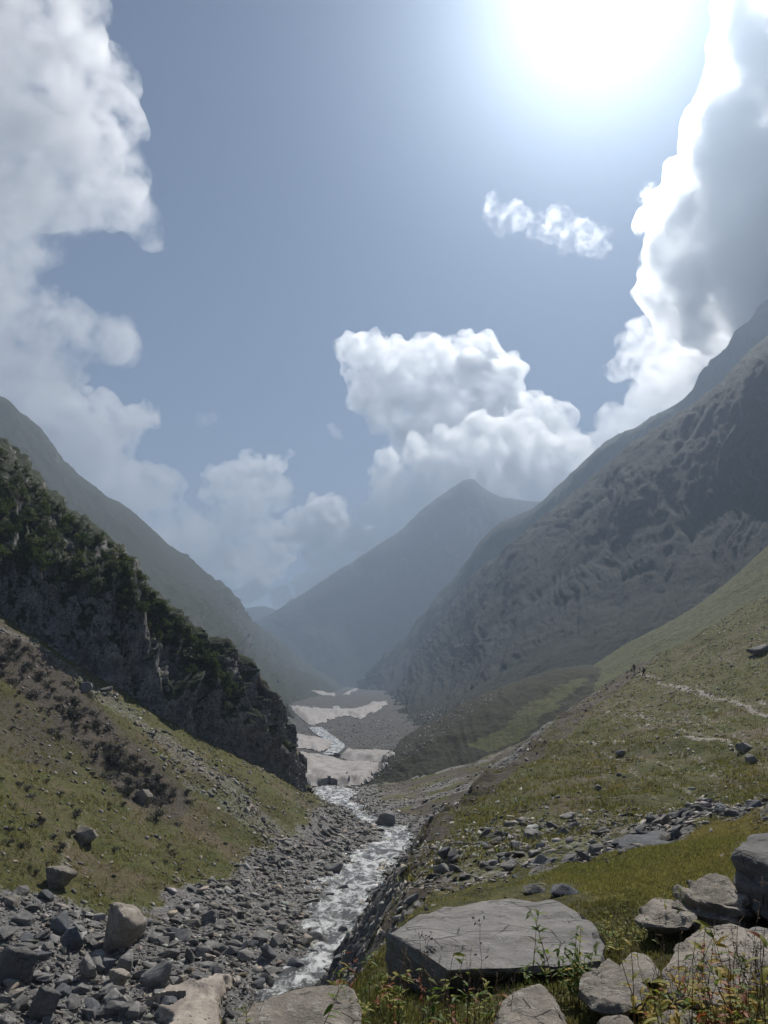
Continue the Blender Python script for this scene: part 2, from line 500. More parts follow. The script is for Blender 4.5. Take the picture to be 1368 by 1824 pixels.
trail = np.maximum(trail, line([(1142, 1202), (1165, 1208), (1195, 1226), (1235, 1228), (1262, 1236), (1300, 1255), (1368, 1275), (1500, 1310)], 2.4, 0.85))
for _ in range(60):
    x0 = rng.uniform(1000, 1330); y0 = 1330 - (x0 - 960) * 0.38 + rng.uniform(-10, 120) - 40
    l_ = rng.uniform(120, 320); sl_ = rng.uniform(0.12, 0.34)
    trail = np.maximum(trail, line([(x0, y0), (x0 + l_ * 0.5, y0 + l_ * 0.5 * sl_ + rng.uniform(-6, 6)), (x0 + l_, y0 + l_ * sl_)], 0.9, rng.uniform(0.40, 0.62)))
ledge_px = [(955, 1338), (1010, 1336), (1080, 1339), (1160, 1335), (1240, 1341), (1368, 1338), (1550, 1336)]
# --- relief
amp = np.clip(DD / 14.0, 0.12, 1.0)
n_big = fbm(flat * 0.11, 4, 0.5, 21); n_mid = fbm(flat * 0.55, 4, 0.55, 31); n_sm = fbm(flat * 2.2, 3, 0.55, 41)
keep = np.where((cif > 4.6) & (cif < 6.4), 0.25, 1.0)
dz = (n_big * 0.75 + n_mid * 0.26 + n_sm * 0.08) * amp * keep
dz += scree * np.abs(n_mid) * 0.35 * amp * keep
terr = np.where(left & (scree < 0.5), fbm(np.stack([flat[:, 0] * 0.05, flat[:, 1] * 0.05, flat[:, 2] * 0.9], 1), 3, 0.5, 51) * 0.35, 0)
terr = np.where(Rr & (DD > 35), fbm(np.stack([flat[:, 0] * 0.03, flat[:, 1] * 0.03, flat[:, 2] * 1.1], 1), 3, 0.5, 57) * 0.45, terr)
dz += terr * amp
d_, _ = seg_dist(px + jit * 6, py, ledge_px)
below = (py > 1338)
dz += np.where(Rr & (DD > 30) & (DD < 110), np.where(below, 0.9, -0.7) * smooth(16, 3, d_), 0)
earth = np.where(Rr & (DD > 30) & (DD < 110) & (~below), np.maximum(earth, 1.4 * smooth(15, 6, d_)), earth)
trail = np.where(Rr & (DD > 30) & (DD < 110) & below, np.maximum(trail, 0.6 * smooth(4, 1.5, d_)), trail)
# gullies in the bank above the stream
gul = fbm(np.stack([flat[:, 0] * 0.12, flat[:, 1] * 0.45, flat[:, 2] * 0.02], 1), 3, 0.5, 61, True)
dz += np.where((cif > 6.3) & (cif < 8.25) & (DD > 20), gul * 0.85 * smooth(6.3, 7.2, cif) * smooth(8.25, 7.9, cif), 0)
gul2 = fbm(np.stack([flat[:, 0] * 0.25, flat[:, 1] * 0.9, flat[:, 2] * 0.05], 1), 3, 0.55, 63, True)
dz += np.where((cif > 6.3) & (cif < 8.2) & (DD > 60), gul2 * 0.45 * smooth(6.3, 7.0, cif), 0)
flat2 = flat.copy(); flat2[:, 2] += dz
me = np_mesh('ground', flat2, grid_faces(NR, NC))
set_col(me, 'mask', np.stack([1 - scree + grn, scree, earth, trail], 1))
M_GROUND = mat_ground()
ground = link('ground', me, M_GROUND, kind='structure')
GND = flat2.reshape(NR, NC, 3)
GM = dict(scree=scree.reshape(NR, NC), earth=earth.reshape(NR, NC), shrub=shrub.reshape(NR, NC), ci=CI, green=grn.reshape(NR, NC), stony=stony.reshape(NR, NC), trail=trail.reshape(NR, NC))

# ------------------------------------------------------------------ mountains: nets of pixel + distance, then eroded relief
def patch(name, rows, nr, nc, mat, amp, wl, seed=0, rid=0.6, aniso=1.0, smooth_rows=True, pin=None, octaves=6, kind='structure', strata=None, ribs=None, gain=0.53):
    rr = []
    for r in rows:
        pts = np.array([P(*q) if not (isinstance(q[0], str)) else q[1:] for q in r], float)
        lg = pts.copy()
        t = np.concatenate([[0], np.cumsum(np.linalg.norm(np.diff(np.array([[q[0], q[1]] if not isinstance(q[0], str) else [q[1], q[2]] for q in r], float), axis=0), axis=1))])
        t /= t[-1]
        rr.append(pchip(t, lg, np.linspace(0, 1, nc)))
    rr = np.array(rr)
    ti = np.linspace(0, len(rows) - 1, nr)
    H = catrom(rr, ti) if smooth_rows else pchip(np.arange(len(rows)), rr, ti)
    N = grid_normals(H)
    f = H.reshape(-1, 3)
    sc_ = np.array([1, 1, aniso])
    w = fbm(f * sc_ / wl, octaves, gain, seed, True) * rid + fbm(f * sc_ / wl + 31, octaves, gain + 0.02, seed + 5) * (1 - rid)
    if strata is not None:
        ax, sw, sa = strata
        ax = np.array(ax) / np.linalg.norm(ax)
        h = f @ ax + 0.35 * sw * fbm(f / (sw * 4), 3, 0.5, seed + 11)
        s = np.abs(((h / sw + 0.6 * fbm(f / (sw * 6), 2, 0.5, seed + 15)) % 1.0) - 0.5) * 2
        w = w + sa * (s - 0.5)
    if ribs is not None:                       # gullies running down the fall line
        rw, ra = ribs
        arc = np.concatenate([[0], np.cumsum(np.linalg.norm(np.diff(H[nr // 2], axis=0), axis=1))])
        tt_ = np.linspace(0, len(rows) - 1, nr)
        A2, T2 = np.meshgrid(arc, tt_)
        wob = fbm(f / (rw * 2.5), 3, 0.5, seed + 21).reshape(nr, nc)
        q_ = np.stack([(A2 / rw + T2 * 0.55 + wob * 0.8).ravel(), (T2 * 0.45).ravel(), np.full(A2.size, seed * 1.7)], 1)
        w = w + ra * fbm(q_, 6, gain + 0.02, seed + 23, True)
    a = amp
    if pin is not None: a = amp * np.repeat(np.interp(np.linspace(0, len(rows) - 1, nr), range(len(pin)), pin), nc)
    w = w * (0.5 + 0.9 * smooth(-0.35, 0.4, fbm(f / (wl * 3.5), 3, 0.5, seed + 71)))
    f2 = f + N.reshape(-1, 3) * (w * a)[:, None]
    me = np_mesh(name, f2, grid_faces(nr, nc))
    o = link(name, me, mat, kind=kind)
    return o, f2.reshape(nr, nc, 3)

M_CLIFF = mat_mountain('cliff_rock', (0.03, 0.042, 0.014), (0.085, 0.084, 0.085), 7.0, 0.84, (0.34, 0.325, 0.31), (0.25, 0.62), 0.9)
M_LMT = mat_mountain('left_mountain_slope', (0.034, 0.044, 0.015), (0.045, 0.044, 0.043), 3.6, 0.38, (0.15, 0.145, 0.135), (0.45, 0.75), 3.0, (0.012, 0.016, 0.008))
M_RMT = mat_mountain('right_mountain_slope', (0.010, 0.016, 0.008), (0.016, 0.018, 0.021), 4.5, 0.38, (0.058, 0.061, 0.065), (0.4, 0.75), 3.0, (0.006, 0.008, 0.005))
M_FAR = mat_mountain('far_forest_slope', (0.03, 0.04, 0.02), (0.07, 0.07, 0.065), 1.4, 0.4, (0.20, 0.19, 0.18), (0.4, 0.7), 10.0, (0.008, 0.011, 0.006))
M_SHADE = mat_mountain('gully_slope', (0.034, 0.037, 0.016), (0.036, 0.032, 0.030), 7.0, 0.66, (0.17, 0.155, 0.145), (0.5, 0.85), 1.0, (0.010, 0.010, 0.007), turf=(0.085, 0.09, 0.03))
M_UPPER = mat_mountain('upper_grass_slope', (0.105, 0.115, 0.035), (0.10, 0.098, 0.095), 6.0, 0.16, (0.24, 0.23, 0.21), (0.35, 0.6), 0.8, (0.035, 0.04, 0.014))
M_FLOOR = mat_mountain('moraine', (0.10, 0.098, 0.09), (0.065, 0.063, 0.061), 2.6, 0.6, (0.36, 0.345, 0.33), (0.6, 0.9), 1.5, (0.035, 0.033, 0.03))

cliff, _ = patch('rock_spur', [
    [(-420, 1060, 88), (-150, 1040, 92), (0, 1150, 97), (120, 1215, 98), (300, 1320, 101), (400, 1378, 107), (480, 1420, 115), (532, 1445, 124)],
    [(-420, 900, 94), (-150, 950, 98), (0, 1060, 102), (120, 1120, 104), (260, 1200, 105), (390, 1295, 110), (470, 1352, 119), (525, 1425, 127)],
    [(-420, 740, 104), (-150, 840, 107), (0, 940, 110), (120, 1000, 112), (250, 1090, 113), (370, 1205, 116), (446, 1300, 122), (519, 1402, 129)],
    [(-420, 480, 135), (-150, 690, 134), (0, 810, 132), (105, 912, 130), (165, 945, 129), (245, 1032, 127), (335, 1135, 126), (432, 1243, 126), (450, 1292, 127), (480, 1318, 129), (505, 1345, 130), (517, 1385, 132), (523, 1402, 133)],
    [(-420, 500, 190), (-150, 740, 185), (0, 880, 180), (105, 990, 172), (245, 1110, 165), (335, 1210, 158), (432, 1320, 152), (490, 1390, 146), (526, 1425, 141)],
    [(-420, 760, 330), (-150, 960, 320), (0, 1080, 300), (105, 1140, 270), (245, 1230, 240), (335, 1290, 210), (432, 1380, 185), (490, 1440, 165), (532, 1470, 150)]],
    250, 400, M_CLIFF, 2.6, 16.0, 5, 0.65, 0.6, True, [0.2, 1, 1, 0.38, 0.8, 0.8], 7, 'structure', ((0.8, 0.2, -0.35), 3.6, 0.30), (9.0, 2.2))

left_mt, _ = patch('left_mountain', [
    [(-600, 1250, 260), (0, 1300, 260), (400, 1420, 215), (560, 1425, 210), (500, 1352, 265), (530, 1335, 330), (572, 1318, 420), (530, 1296, 520), (520, 1262, 800), (575, 1240, 1200), (610, 1228, 2000)],
    [(-600, 1050, 418), (0, 1150, 418), (300, 1200, 396), (430, 1260, 396), (450, 1270, 440), (480, 1270, 518), (500, 1265, 640), (490, 1235, 815), (510, 1220, 1113), (560, 1215, 1540), (607, 1225, 2150)],
    [(-600, 800, 750), (0, 960, 750), (250, 1090, 700), (340, 1130, 700), (380, 1150, 775), (410, 1160, 900), (430, 1165, 1075), (450, 1165, 1312), (490, 1180, 1597), (550, 1200, 1949), (604, 1222, 2300)],
    [(-600, 470, 1350), (-150, 600, 1282), (0, 718, 1242), (60, 768, 1255), (120, 842, 1296), (180, 885, 1350), (230, 915, 1390), (300, 985, 1485), (380, 1042, 1687), (440, 1100, 1957), (500, 1147, 2096), (550, 1190, 2289), (600, 1220, 2400)],
    [(-600, 420, 2025), (-150, 700, 2025), (0, 818, 2025), (120, 940, 2160), (300, 1080, 2430), (440, 1160, 2835), (550, 1215, 2903), (602, 1236, 2900)]],
    210, 330, M_LMT, 15.0, 150.0, 15, 0.6, 0.8, True, [0.12, 0.45, 0.9, 0.7, 1.0], 8, ribs=(70.0, 1.0), gain=0.6)

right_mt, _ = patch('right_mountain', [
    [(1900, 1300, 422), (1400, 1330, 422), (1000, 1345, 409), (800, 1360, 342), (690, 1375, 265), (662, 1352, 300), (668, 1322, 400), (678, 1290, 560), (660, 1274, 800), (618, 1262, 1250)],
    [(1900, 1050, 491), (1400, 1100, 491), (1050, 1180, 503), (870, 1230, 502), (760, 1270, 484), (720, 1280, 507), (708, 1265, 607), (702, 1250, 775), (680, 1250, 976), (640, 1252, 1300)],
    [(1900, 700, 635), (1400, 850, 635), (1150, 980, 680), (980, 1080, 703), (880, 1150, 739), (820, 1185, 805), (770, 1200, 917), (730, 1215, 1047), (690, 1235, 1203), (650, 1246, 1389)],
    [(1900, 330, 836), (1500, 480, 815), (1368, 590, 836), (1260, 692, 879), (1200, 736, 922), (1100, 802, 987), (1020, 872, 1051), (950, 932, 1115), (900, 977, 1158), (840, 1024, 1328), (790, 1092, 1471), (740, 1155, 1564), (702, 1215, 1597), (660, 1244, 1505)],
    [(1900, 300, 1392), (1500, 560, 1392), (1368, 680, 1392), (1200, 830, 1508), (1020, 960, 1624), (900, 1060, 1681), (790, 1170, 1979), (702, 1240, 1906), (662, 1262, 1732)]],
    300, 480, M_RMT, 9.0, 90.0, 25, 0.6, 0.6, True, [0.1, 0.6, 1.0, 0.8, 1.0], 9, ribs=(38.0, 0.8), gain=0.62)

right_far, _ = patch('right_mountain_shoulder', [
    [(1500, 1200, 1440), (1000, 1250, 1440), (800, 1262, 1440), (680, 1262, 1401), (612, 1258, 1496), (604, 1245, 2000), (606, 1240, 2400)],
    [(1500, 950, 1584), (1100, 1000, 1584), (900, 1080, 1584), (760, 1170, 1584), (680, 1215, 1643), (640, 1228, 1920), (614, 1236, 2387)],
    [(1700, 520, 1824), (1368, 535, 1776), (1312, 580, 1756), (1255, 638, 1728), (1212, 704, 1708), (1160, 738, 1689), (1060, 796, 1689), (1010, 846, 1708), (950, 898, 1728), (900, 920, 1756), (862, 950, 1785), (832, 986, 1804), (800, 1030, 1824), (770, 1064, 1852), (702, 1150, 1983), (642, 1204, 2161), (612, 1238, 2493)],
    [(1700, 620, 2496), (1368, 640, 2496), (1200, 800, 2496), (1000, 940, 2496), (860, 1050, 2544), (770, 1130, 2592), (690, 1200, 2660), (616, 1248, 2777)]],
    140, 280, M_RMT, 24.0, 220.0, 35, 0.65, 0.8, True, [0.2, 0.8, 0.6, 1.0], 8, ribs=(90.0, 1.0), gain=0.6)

far_mt, _ = patch('far_mountain', [
    [(380, 1215, 2736), (560, 1222, 2664), (640, 1222, 2592), (800, 1200, 2592), (1300, 1150, 2592)],
    [(400, 1170, 3096), (540, 1140, 3024), (660, 1090, 2988), (800, 1020, 2952), (1300, 980, 2952)],
    [(380, 1135, 3600), (440, 1118, 3564), (480, 1104, 3528), (530, 1074, 3492), (600, 1024, 3456), (650, 990, 3420), (700, 960, 3384), (740, 925, 3369), (775, 896, 3348), (806, 872, 3348), (836, 856, 3348), (862, 872, 3384), (905, 890, 3384), (1000, 898, 3384), (1300, 880, 3384)],
    [(380, 1180, 4320), (600, 1120, 4320), (800, 1000, 4320), (1300, 960, 4320)]],
    120, 240, M_FAR, 48.0, 430.0, 45, 0.6, 0.9, True, [0.2, 0.8, 0.4, 1.0], 8, ribs=(220.0, 1.0), gain=0.6)

far_hill, _ = patch('distant_hills', [
    [(200, 1190, 4032), (440, 1190, 4032), (700, 1190, 4032)],
    [(200, 1040, 4536), (330, 1075, 4608), (400, 1100, 4608), (432, 1086, 4608), (470, 1081, 4536), (495, 1088, 4536), (522, 1067, 4536), (545, 1082, 4536), (620, 1060, 4536), (700, 1050, 4536)],
    [(200, 1100, 5184), (440, 1140, 5184), (700, 1120, 5184)]],
    60, 200, M_FAR, 42.0, 360.0, 55, 0.5, 1.0, True, [0.3, 0.25, 1.0])

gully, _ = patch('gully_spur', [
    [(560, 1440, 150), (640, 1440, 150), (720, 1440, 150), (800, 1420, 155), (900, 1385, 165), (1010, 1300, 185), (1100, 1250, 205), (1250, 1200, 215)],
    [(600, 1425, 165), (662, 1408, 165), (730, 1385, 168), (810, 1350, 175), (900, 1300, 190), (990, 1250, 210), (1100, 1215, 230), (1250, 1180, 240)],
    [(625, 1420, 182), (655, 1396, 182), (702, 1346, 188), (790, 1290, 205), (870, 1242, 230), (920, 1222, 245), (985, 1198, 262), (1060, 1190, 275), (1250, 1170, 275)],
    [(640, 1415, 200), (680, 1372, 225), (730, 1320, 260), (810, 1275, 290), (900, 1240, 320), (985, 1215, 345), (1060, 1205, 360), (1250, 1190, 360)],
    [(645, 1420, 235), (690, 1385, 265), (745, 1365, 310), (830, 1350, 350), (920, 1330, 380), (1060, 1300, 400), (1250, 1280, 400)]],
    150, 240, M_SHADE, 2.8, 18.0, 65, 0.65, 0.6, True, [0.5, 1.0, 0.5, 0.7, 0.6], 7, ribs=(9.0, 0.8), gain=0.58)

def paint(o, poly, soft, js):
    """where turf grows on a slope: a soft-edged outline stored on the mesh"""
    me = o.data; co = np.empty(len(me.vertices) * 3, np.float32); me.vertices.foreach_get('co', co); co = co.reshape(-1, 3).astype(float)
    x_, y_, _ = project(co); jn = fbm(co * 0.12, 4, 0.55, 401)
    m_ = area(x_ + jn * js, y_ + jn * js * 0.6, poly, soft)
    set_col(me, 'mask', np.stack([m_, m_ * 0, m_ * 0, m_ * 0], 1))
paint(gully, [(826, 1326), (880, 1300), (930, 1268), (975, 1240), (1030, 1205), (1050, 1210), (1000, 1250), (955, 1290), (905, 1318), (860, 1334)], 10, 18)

upper, _ = patch('upper_slope', [
    [(930, 1290, 215), (1000, 1260, 215), (1100, 1225, 205), (1250, 1160, 195), (1368, 1100, 195), (1700, 960, 190)],
    [(945, 1250, 250), (1030, 1215, 255), (1130, 1165, 250), (1250, 1105, 245), (1368, 1030, 240), (1700, 820, 235)],
    [(960, 1218, 300), (1042, 1194, 310), (1110, 1155, 310), (1182, 1116, 305), (1255, 1074, 300), (1305, 1036, 295), (1368, 975, 290), (1700, 640, 285)],
    [(965, 1260, 360), (1050, 1240, 370), (1180, 1180, 370), (1305, 1110, 360), (1368, 1060, 350), (1700, 760, 340)]],
    130, 220, M_UPPER, 2.6, 26.0, 85, 0.6, 0.9, True, [0.5, 1.0, 0.6, 0.7])

# the valley floor downstream, under the snow
vrows = []
for py, D in ((1440, 150), (1418, 165), (1400, 180), (1376, 205), (1352, 240), (1325, 310), (1300, 400), (1278, 540), (1260, 720), (1246, 950), (1236, 1300), (1228, 1900), (1224, 2600), (1222, 3100), (1205, 4200)):
    cx = float(np.interp(D, [150, 200, 260, 400, 700, 1200, 2000, 4000], [600, 590, 600, 610, 610, 600, 600, 600]))
    hw = float(np.interp(D, [150, 300, 450, 1000, 2600, 4200], [160, 180, 190, 170, 150, 900]))
    rise = float(np.interp(D, [150, 240, 400, 1000, 6000], [40, 14, 3, 1, 2]))
    vrows.append([(cx - hw, py - rise, D), (cx - hw * 0.4, py - rise * 0.15, D), (cx, py, D), (cx + hw * 0.4, py - rise * 0.1, D), (cx + hw, py - rise, D)])
floor, _ = patch('valley_floor', vrows, 260, 130, M_FLOOR, 1.6, 26.0, 95, 0.3, 1.0, False, None, 6)

# base sheet that carries everything to the horizon
bm = bmesh.new()
vs = [bm.verts.new(v) for v in ((-3500, -1200, -260), (3500, -1200, -260), (3500, 5600, -260), (-3500, 5600, -260))]
bm.faces.new(vs); me = bpy.data.meshes.new('lowland'); bm.to_mesh(me); bm.free()
link('lowland', me, M_FAR, kind='structure')

# ------------------------------------------------------------------ ray casting from the camera onto what is built so far
def bvh_of(obs):
    vs, fs, base = [], [], 0
    for o in obs:
        me = o.data
        co = np.empty(len(me.vertices) * 3, np.float32); me.vertices.foreach_get('co', co); co = co.reshape(-1, 3)
        k = np.empty(len(me.loops), np.int32); me.loops.foreach_get('vertex_index', k)
        vs.append(co); fs.append(k.reshape(-1, 4) + base); base += len(co)
    return BVHTree.FromPolygons(np.concatenate(vs).tolist(), np.concatenate(fs).tolist())
BVH_GROUND = bvh_of([ground])
BVH_FLOOR = bvh_of([ground, left_mt, right_mt, right_far, gully, floor])
BVH = bvh_of([ground, cliff, left_mt, right_mt, right_far, gully, upper, floor])
def hit(px, py, tree=None):
    p, n, i, d = (tree or BVH).ray_cast(Vector((0, 0, 0)), ray(px, py), 20000)
    return p, n
def drop(x, y, tree=None, z=400):
    p, n, i, d = (tree or BVH_GROUND).ray_cast(Vector((x, y, z)), Vector((0, 0, -1)), 2000)
    return p, n
# ------------------------------------------------------------------ rock materials and shapes
M_ROCK = mat_rock('grey_slate', (0.065, 0.063, 0.062), (0.165, 0.160, 0.154), (0.29, 0.28, 0.265), 1.6)
M_BOULDER = mat_rock('weathered_boulder', (0.07, 0.060, 0.049), (0.27, 0.238, 0.198), (0.46, 0.415, 0.355), 2.6, (0.36, 0.345, 0.31), 1.0)
M_SLAB = mat_rock('slab_stone', (0.12, 0.115, 0.108), (0.25, 0.24, 0.228), (0.36, 0.345, 0.325), 1.7, (0.14, 0.118, 0.095), 0.8)
M_BLUE = mat_rock('blue_grey_slate', (0.05, 0.053, 0.058), (0.12, 0.125, 0.135), (0.22, 0.225, 0.235), 1.8)

def mat_scree():
    k = NT('scree_stone'); a = k.n.new('ShaderNodeAttribute'); a.attribute_name = 'tint'
    n = k.noise(k.pos, 5.0, 6, 0.65)
    c = k.mix(1.0, a.outputs['Color'], k.ramp(n, [(0.25, 0.55), (0.75, 1.3)]), 'MULTIPLY')
    return k.fin(c, 0.9, k.bump(k.noise(k.pos, 9.0, 6, 0.7), 0.6, 0.08))
M_SCREE = mat_scree()

def hull(pts):
    bm = bmesh.new()
    for p in pts: bm.verts.new(p)
    r = bmesh.ops.convex_hull(bm, input=bm.verts)
    junk = [g for g in r['geom_interior'] + r['geom_unused'] if isinstance(g, bmesh.types.BMVert)]
    if junk: bmesh.ops.delete(bm, geom=list(set(junk)), context='VERTS')
    return bm

def rock_pts(n, flatness, seed):
    r = np.random.default_rng(seed)
    v = r.normal(size=(n, 3)); v /= np.linalg.norm(v, axis=1, keepdims=True)
    m = np.abs(v).max(axis=1, keepdims=True)
    v = v * (0.45 + 0.55 / m * 0.75)                         # between a ball and a box
    v *= r.uniform(0.82, 1.12, size=(n, 1))
    return v * np.array([1.0, r.uniform(0.6, 0.95), flatness])

BASE = []
for i in range(16):
    bm = hull(rock_pts(8 + i % 3, (0.26, 0.4, 0.55, 0.7)[i % 4], 100 + i) * 0.5)
    bmesh.ops.triangulate(bm, faces=bm.faces)
    BASE.append((np.array([v.co[:] for v in bm.verts]), np.array([[w.index for w in f.verts] for f in bm.faces])))
    bm.free()

def refine(bm, cuts, amp, wl, seed, strata=0.0, sharp=0.45, bev=0.0, terrace=0.0):
    if bev:
        bmesh.ops.dissolve_limit(bm, angle_limit=math.radians(4), verts=bm.verts, edges=bm.edges)
        bmesh.ops.remove_doubles(bm, verts=bm.verts, dist=bev * 0.8)
        bmesh.ops.bevel(bm, geom=list(bm.edges), offset=bev, segments=2, affect='EDGES', profile=0.6, clamp_overlap=True)
    bmesh.ops.triangulate(bm, faces=bm.faces)
    for _ in range(cuts):
        bmesh.ops.subdivide_edges(bm, edges=bm.edges, cuts=1, use_grid_fill=True)
        bmesh.ops.triangulate(bm, faces=bm.faces)
    bm.normal_update()
    co = np.array([v.co[:] for v in bm.verts]); no = np.array([v.normal[:] for v in bm.verts])
    w = fbm(co / wl, 5, 0.55, seed, True) * 0.6 + fbm(co / wl * 1.7 + 9, 4, 0.55, seed + 3) * 0.6
    if strata:
        s = (co @ np.array([0.25, 0.15, 0.95])) / strata + 0.8 * fbm(co / (wl * 3), 2, 0.5, seed + 8)
        w = w + 0.9 * (np.abs((s % 1.0) - 0.5) * 2 - 0.5)
    co = co + no * (w * amp)[:, None]
    if terrace:                                  # flakes split off the bedding plane leave low steps
        q = fbm(co / (wl * 2.6) * np.array([0.6, 1.3, 0.2]), 5, 0.42, seed + 12) * 1.9 + 0.5 * co[:, 1] / wl
        co[:, 2] += np.where(no[:, 2] > 0.5, terrace * (np.floor(q) + smooth(0.9, 1.0, q % 1.0)), 0)
    for v, c in zip(bm.verts, co): v.co = c
    return bm

def to_mesh(name, bm, smooth_shade=True, angle=None):
    me = bpy.data.meshes.new(name); bm.to_mesh(me); bm.free()
    if smooth_shade:
        me.polygons.foreach_set('use_smooth', np.ones(len(me.polygons), bool))
        if angle: me.set_sharp_from_angle(angle=math.radians(angle))
    return me

BIG = []
for i in range(12):
    bm = hull(rock_pts(13 + i % 5, (0.42, 0.6, 0.75, 0.5)[i % 4], 300 + i) * 0.5)
    bm = refine(bm, 2, 0.028, 0.35, 40 + i, 0.22 if i % 2 else 0, bev=0.03)
    me = to_mesh('rock', bm, True, 28); me.materials.append(M_ROCK); BIG.append(me)

# ------------------------------------------------------------------ big single rocks, each from its own corners (pixel, pixel, distance)
def hull_rock(name, corners, cuts, amp, wl, seed, mat, label, cat='boulder', strata=0.0, bev=0.03, group=None, sink=0.0, angle=35, terrace=0.0):
    pts = np.array([P(*q) for q in corners]); pts[:, 2] -= sink
    c = pts.mean(0); c[2] = pts[:, 2].min()
    bm = refine(hull(pts - c), cuts, amp * 1.5, wl, seed, strata, bev=bev, terrace=terrace)
    return link(name, to_mesh(name, bm, True, angle), mat, label=label, cat=cat, group=group, loc=tuple(c))

slab = hull_rock('slab_boulder', [
    (688, 1656, 6.9), (790, 1616, 8.1), (905, 1603, 8.6), (992, 1606, 8.4), (1052, 1642, 7.5), (1078, 1682, 6.8), (1072, 1712, 6.3), (985, 1722, 6.05), (850, 1726, 5.95), (800, 1728, 5.95), (758, 1694, 6.35),
    (690, 1745, 6.9), (775, 1800, 6.3), (905, 1762, 6.5), (1070, 1760, 6.6), (1060, 1690, 7.6), (905, 1650, 8.7), (780, 1670, 8.2)],
    4, 0.02, 0.5, 77, M_SLAB, 'huge flat-topped pale grey slab boulder above the stream', strata=0.16, bev=0.02, terrace=0.028)
hull_rock('flat_rock', [(1103, 1506, 17), (1118, 1484, 18), (1165, 1480, 18.4), (1240, 1488, 18), (1245, 1496, 17.2), (1200, 1508, 16.6), (1140, 1512, 16.4), (1125, 1526, 16.6), (1160, 1530, 16.8), (1230, 1516, 17.2), (1105, 1520, 17.2), (1200, 1520, 18)],
    3, 0.05, 0.9, 78, M_BLUE, 'long blue-grey flat rock at the edge of the loose slate pile', strata=0.3, bev=0.05)
hull_rock('block_boulder', [(1312, 1516, 7.2), (1330, 1490, 7.9), (1420, 1478, 8.2), (1480, 1500, 7.6), (1318, 1596, 7.1), (1345, 1624, 6.9), (1420, 1660, 6.4), (1480, 1660, 6.6), (1370, 1536, 6.8), (1460, 1530, 6.5), (1330, 1600, 8.0), (1480, 1600, 8)],
    4, 0.035, 0.6, 79, M_ROCK, 'tall dark block boulder with a stepped pale top', strata=0.22, bev=0.03)
hull_rock('layered_outcrop', [(1210, 1590, 7.6), (1235, 1568, 8.0), (1280, 1562, 8.0), (1335, 1590, 7.4), (1330, 1610, 6.9), (1250, 1600, 7.0), (1205, 1610, 7.3), (1225, 1650, 7.0), (1300, 1655, 6.8), (1335, 1645, 7.1), (1250, 1640, 8)],
    4, 0.05, 0.4, 80, M_BOULDER, 'layered mossy rock outcrop leaning against the dark block boulder', cat='rock', strata=0.10, bev=0.02)
hull_rock('outcrop_rock', [(1140, 1618, 7.3), (1165, 1606, 7.6), (1215, 1602, 7.6), (1240, 1625, 7.0), (1230, 1655, 6.7), (1150, 1650, 6.9), (1135, 1640, 7.2), (1190, 1660, 7.0)],
    3, 0.03, 0.3, 81, M_BOULDER, 'low broken rock between the slab boulder and layered outcrop', cat='rock', strata=0.12, bev=0.02)
hull_rock('rounded_boulder', [(1178, 1740, 5.1), (1200, 1690, 5.7), (1250, 1656, 6.2), (1310, 1650, 6.3), (1365, 1668, 6.2), (1430, 1690, 5.9), (1430, 1790, 5.0), (1300, 1800, 4.7), (1200, 1790, 4.8), (1270, 1720, 5.1), (1350, 1715, 5.1), (1300, 1780, 6.2)],
    4, 0.035, 0.45, 82, M_BOULDER, 'big rounded tan boulder behind the yellowing weeds', bev=0.10, angle=60)
hull_rock('pale_boulder', [(1318, 1668, 6.2), (1340, 1648, 6.5), (1385, 1652, 6.5), (1400, 1690, 6.0), (1350, 1708, 5.8), (1320, 1700, 5.9), (1360, 1720, 6.4)],
    3, 0.015, 0.4, 83, M_SLAB, 'smooth pale boulder touching the dark block', bev=0.08, angle=60)
hull_rock('tilted_boulder', [(1032, 1768, 5.0), (1048, 1722, 5.4), (1085, 1706, 5.5), (1120, 1735, 5.2), (1162, 1762, 4.95), (1150, 1790, 4.75), (1090, 1806, 4.65), (1040, 1800, 4.7), (1100, 1800, 5.4), (1060, 1745, 5.0)],
    4, 0.03, 0.3, 84, M_BOULDER, 'striped grey boulder tilted beside the corner of the slab', strata=0.12, bev=0.04, angle=50)
hull_rock('small_boulder', [(1100, 1720, 5.7), (1125, 1692, 6.0), (1155, 1698, 5.9), (1180, 1735, 5.5), (1165, 1752, 5.3), (1110, 1750, 5.4), (1140, 1750, 5.9)],
    3, 0.012, 0.25, 85, M_BOULDER, 'smooth rounded boulder wedged behind the striped tilted boulder', bev=0.08, angle=60)
hull_rock('pointed_boulder', [(880, 1805, 4.5), (912, 1772, 4.75), (962, 1752, 4.9), (985, 1780, 4.7), (1012, 1830, 4.3), (1000, 1880, 4.0), (890, 1880, 4.0), (940, 1850, 4.9), (930, 1800, 4.45)],
    4, 0.022, 0.25, 86, M_BOULDER, 'pale pointed boulder under the slab overhang', bev=0.04, angle=50)
hull_rock('low_boulder', [(418, 1824, 4.5), (450, 1782, 4.9), (520, 1756, 5.1), (590, 1748, 5.15), (628, 1762, 5.0), (650, 1800, 4.7), (640, 1870, 4.2), (440, 1880, 4.2), (540, 1790, 4.75), (560, 1850, 5.1)],
    4, 0.03, 0.32, 87, M_BOULDER, 'broad low tan boulder overlooking the stream', bev=0.06, angle=60)
hull_rock('foreground_rock', [(1160, 1824, 4.35), (1185, 1800, 4.5), (1230, 1798, 4.5), (1262, 1824, 4.3), (1250, 1880, 4.0), (1160, 1880, 4.0), (1210, 1850, 4.5)],
    3, 0.018, 0.2, 88, M_BOULDER, 'rough grey rock half hidden in the yellow weeds', cat='rock', bev=0.03, angle=50)
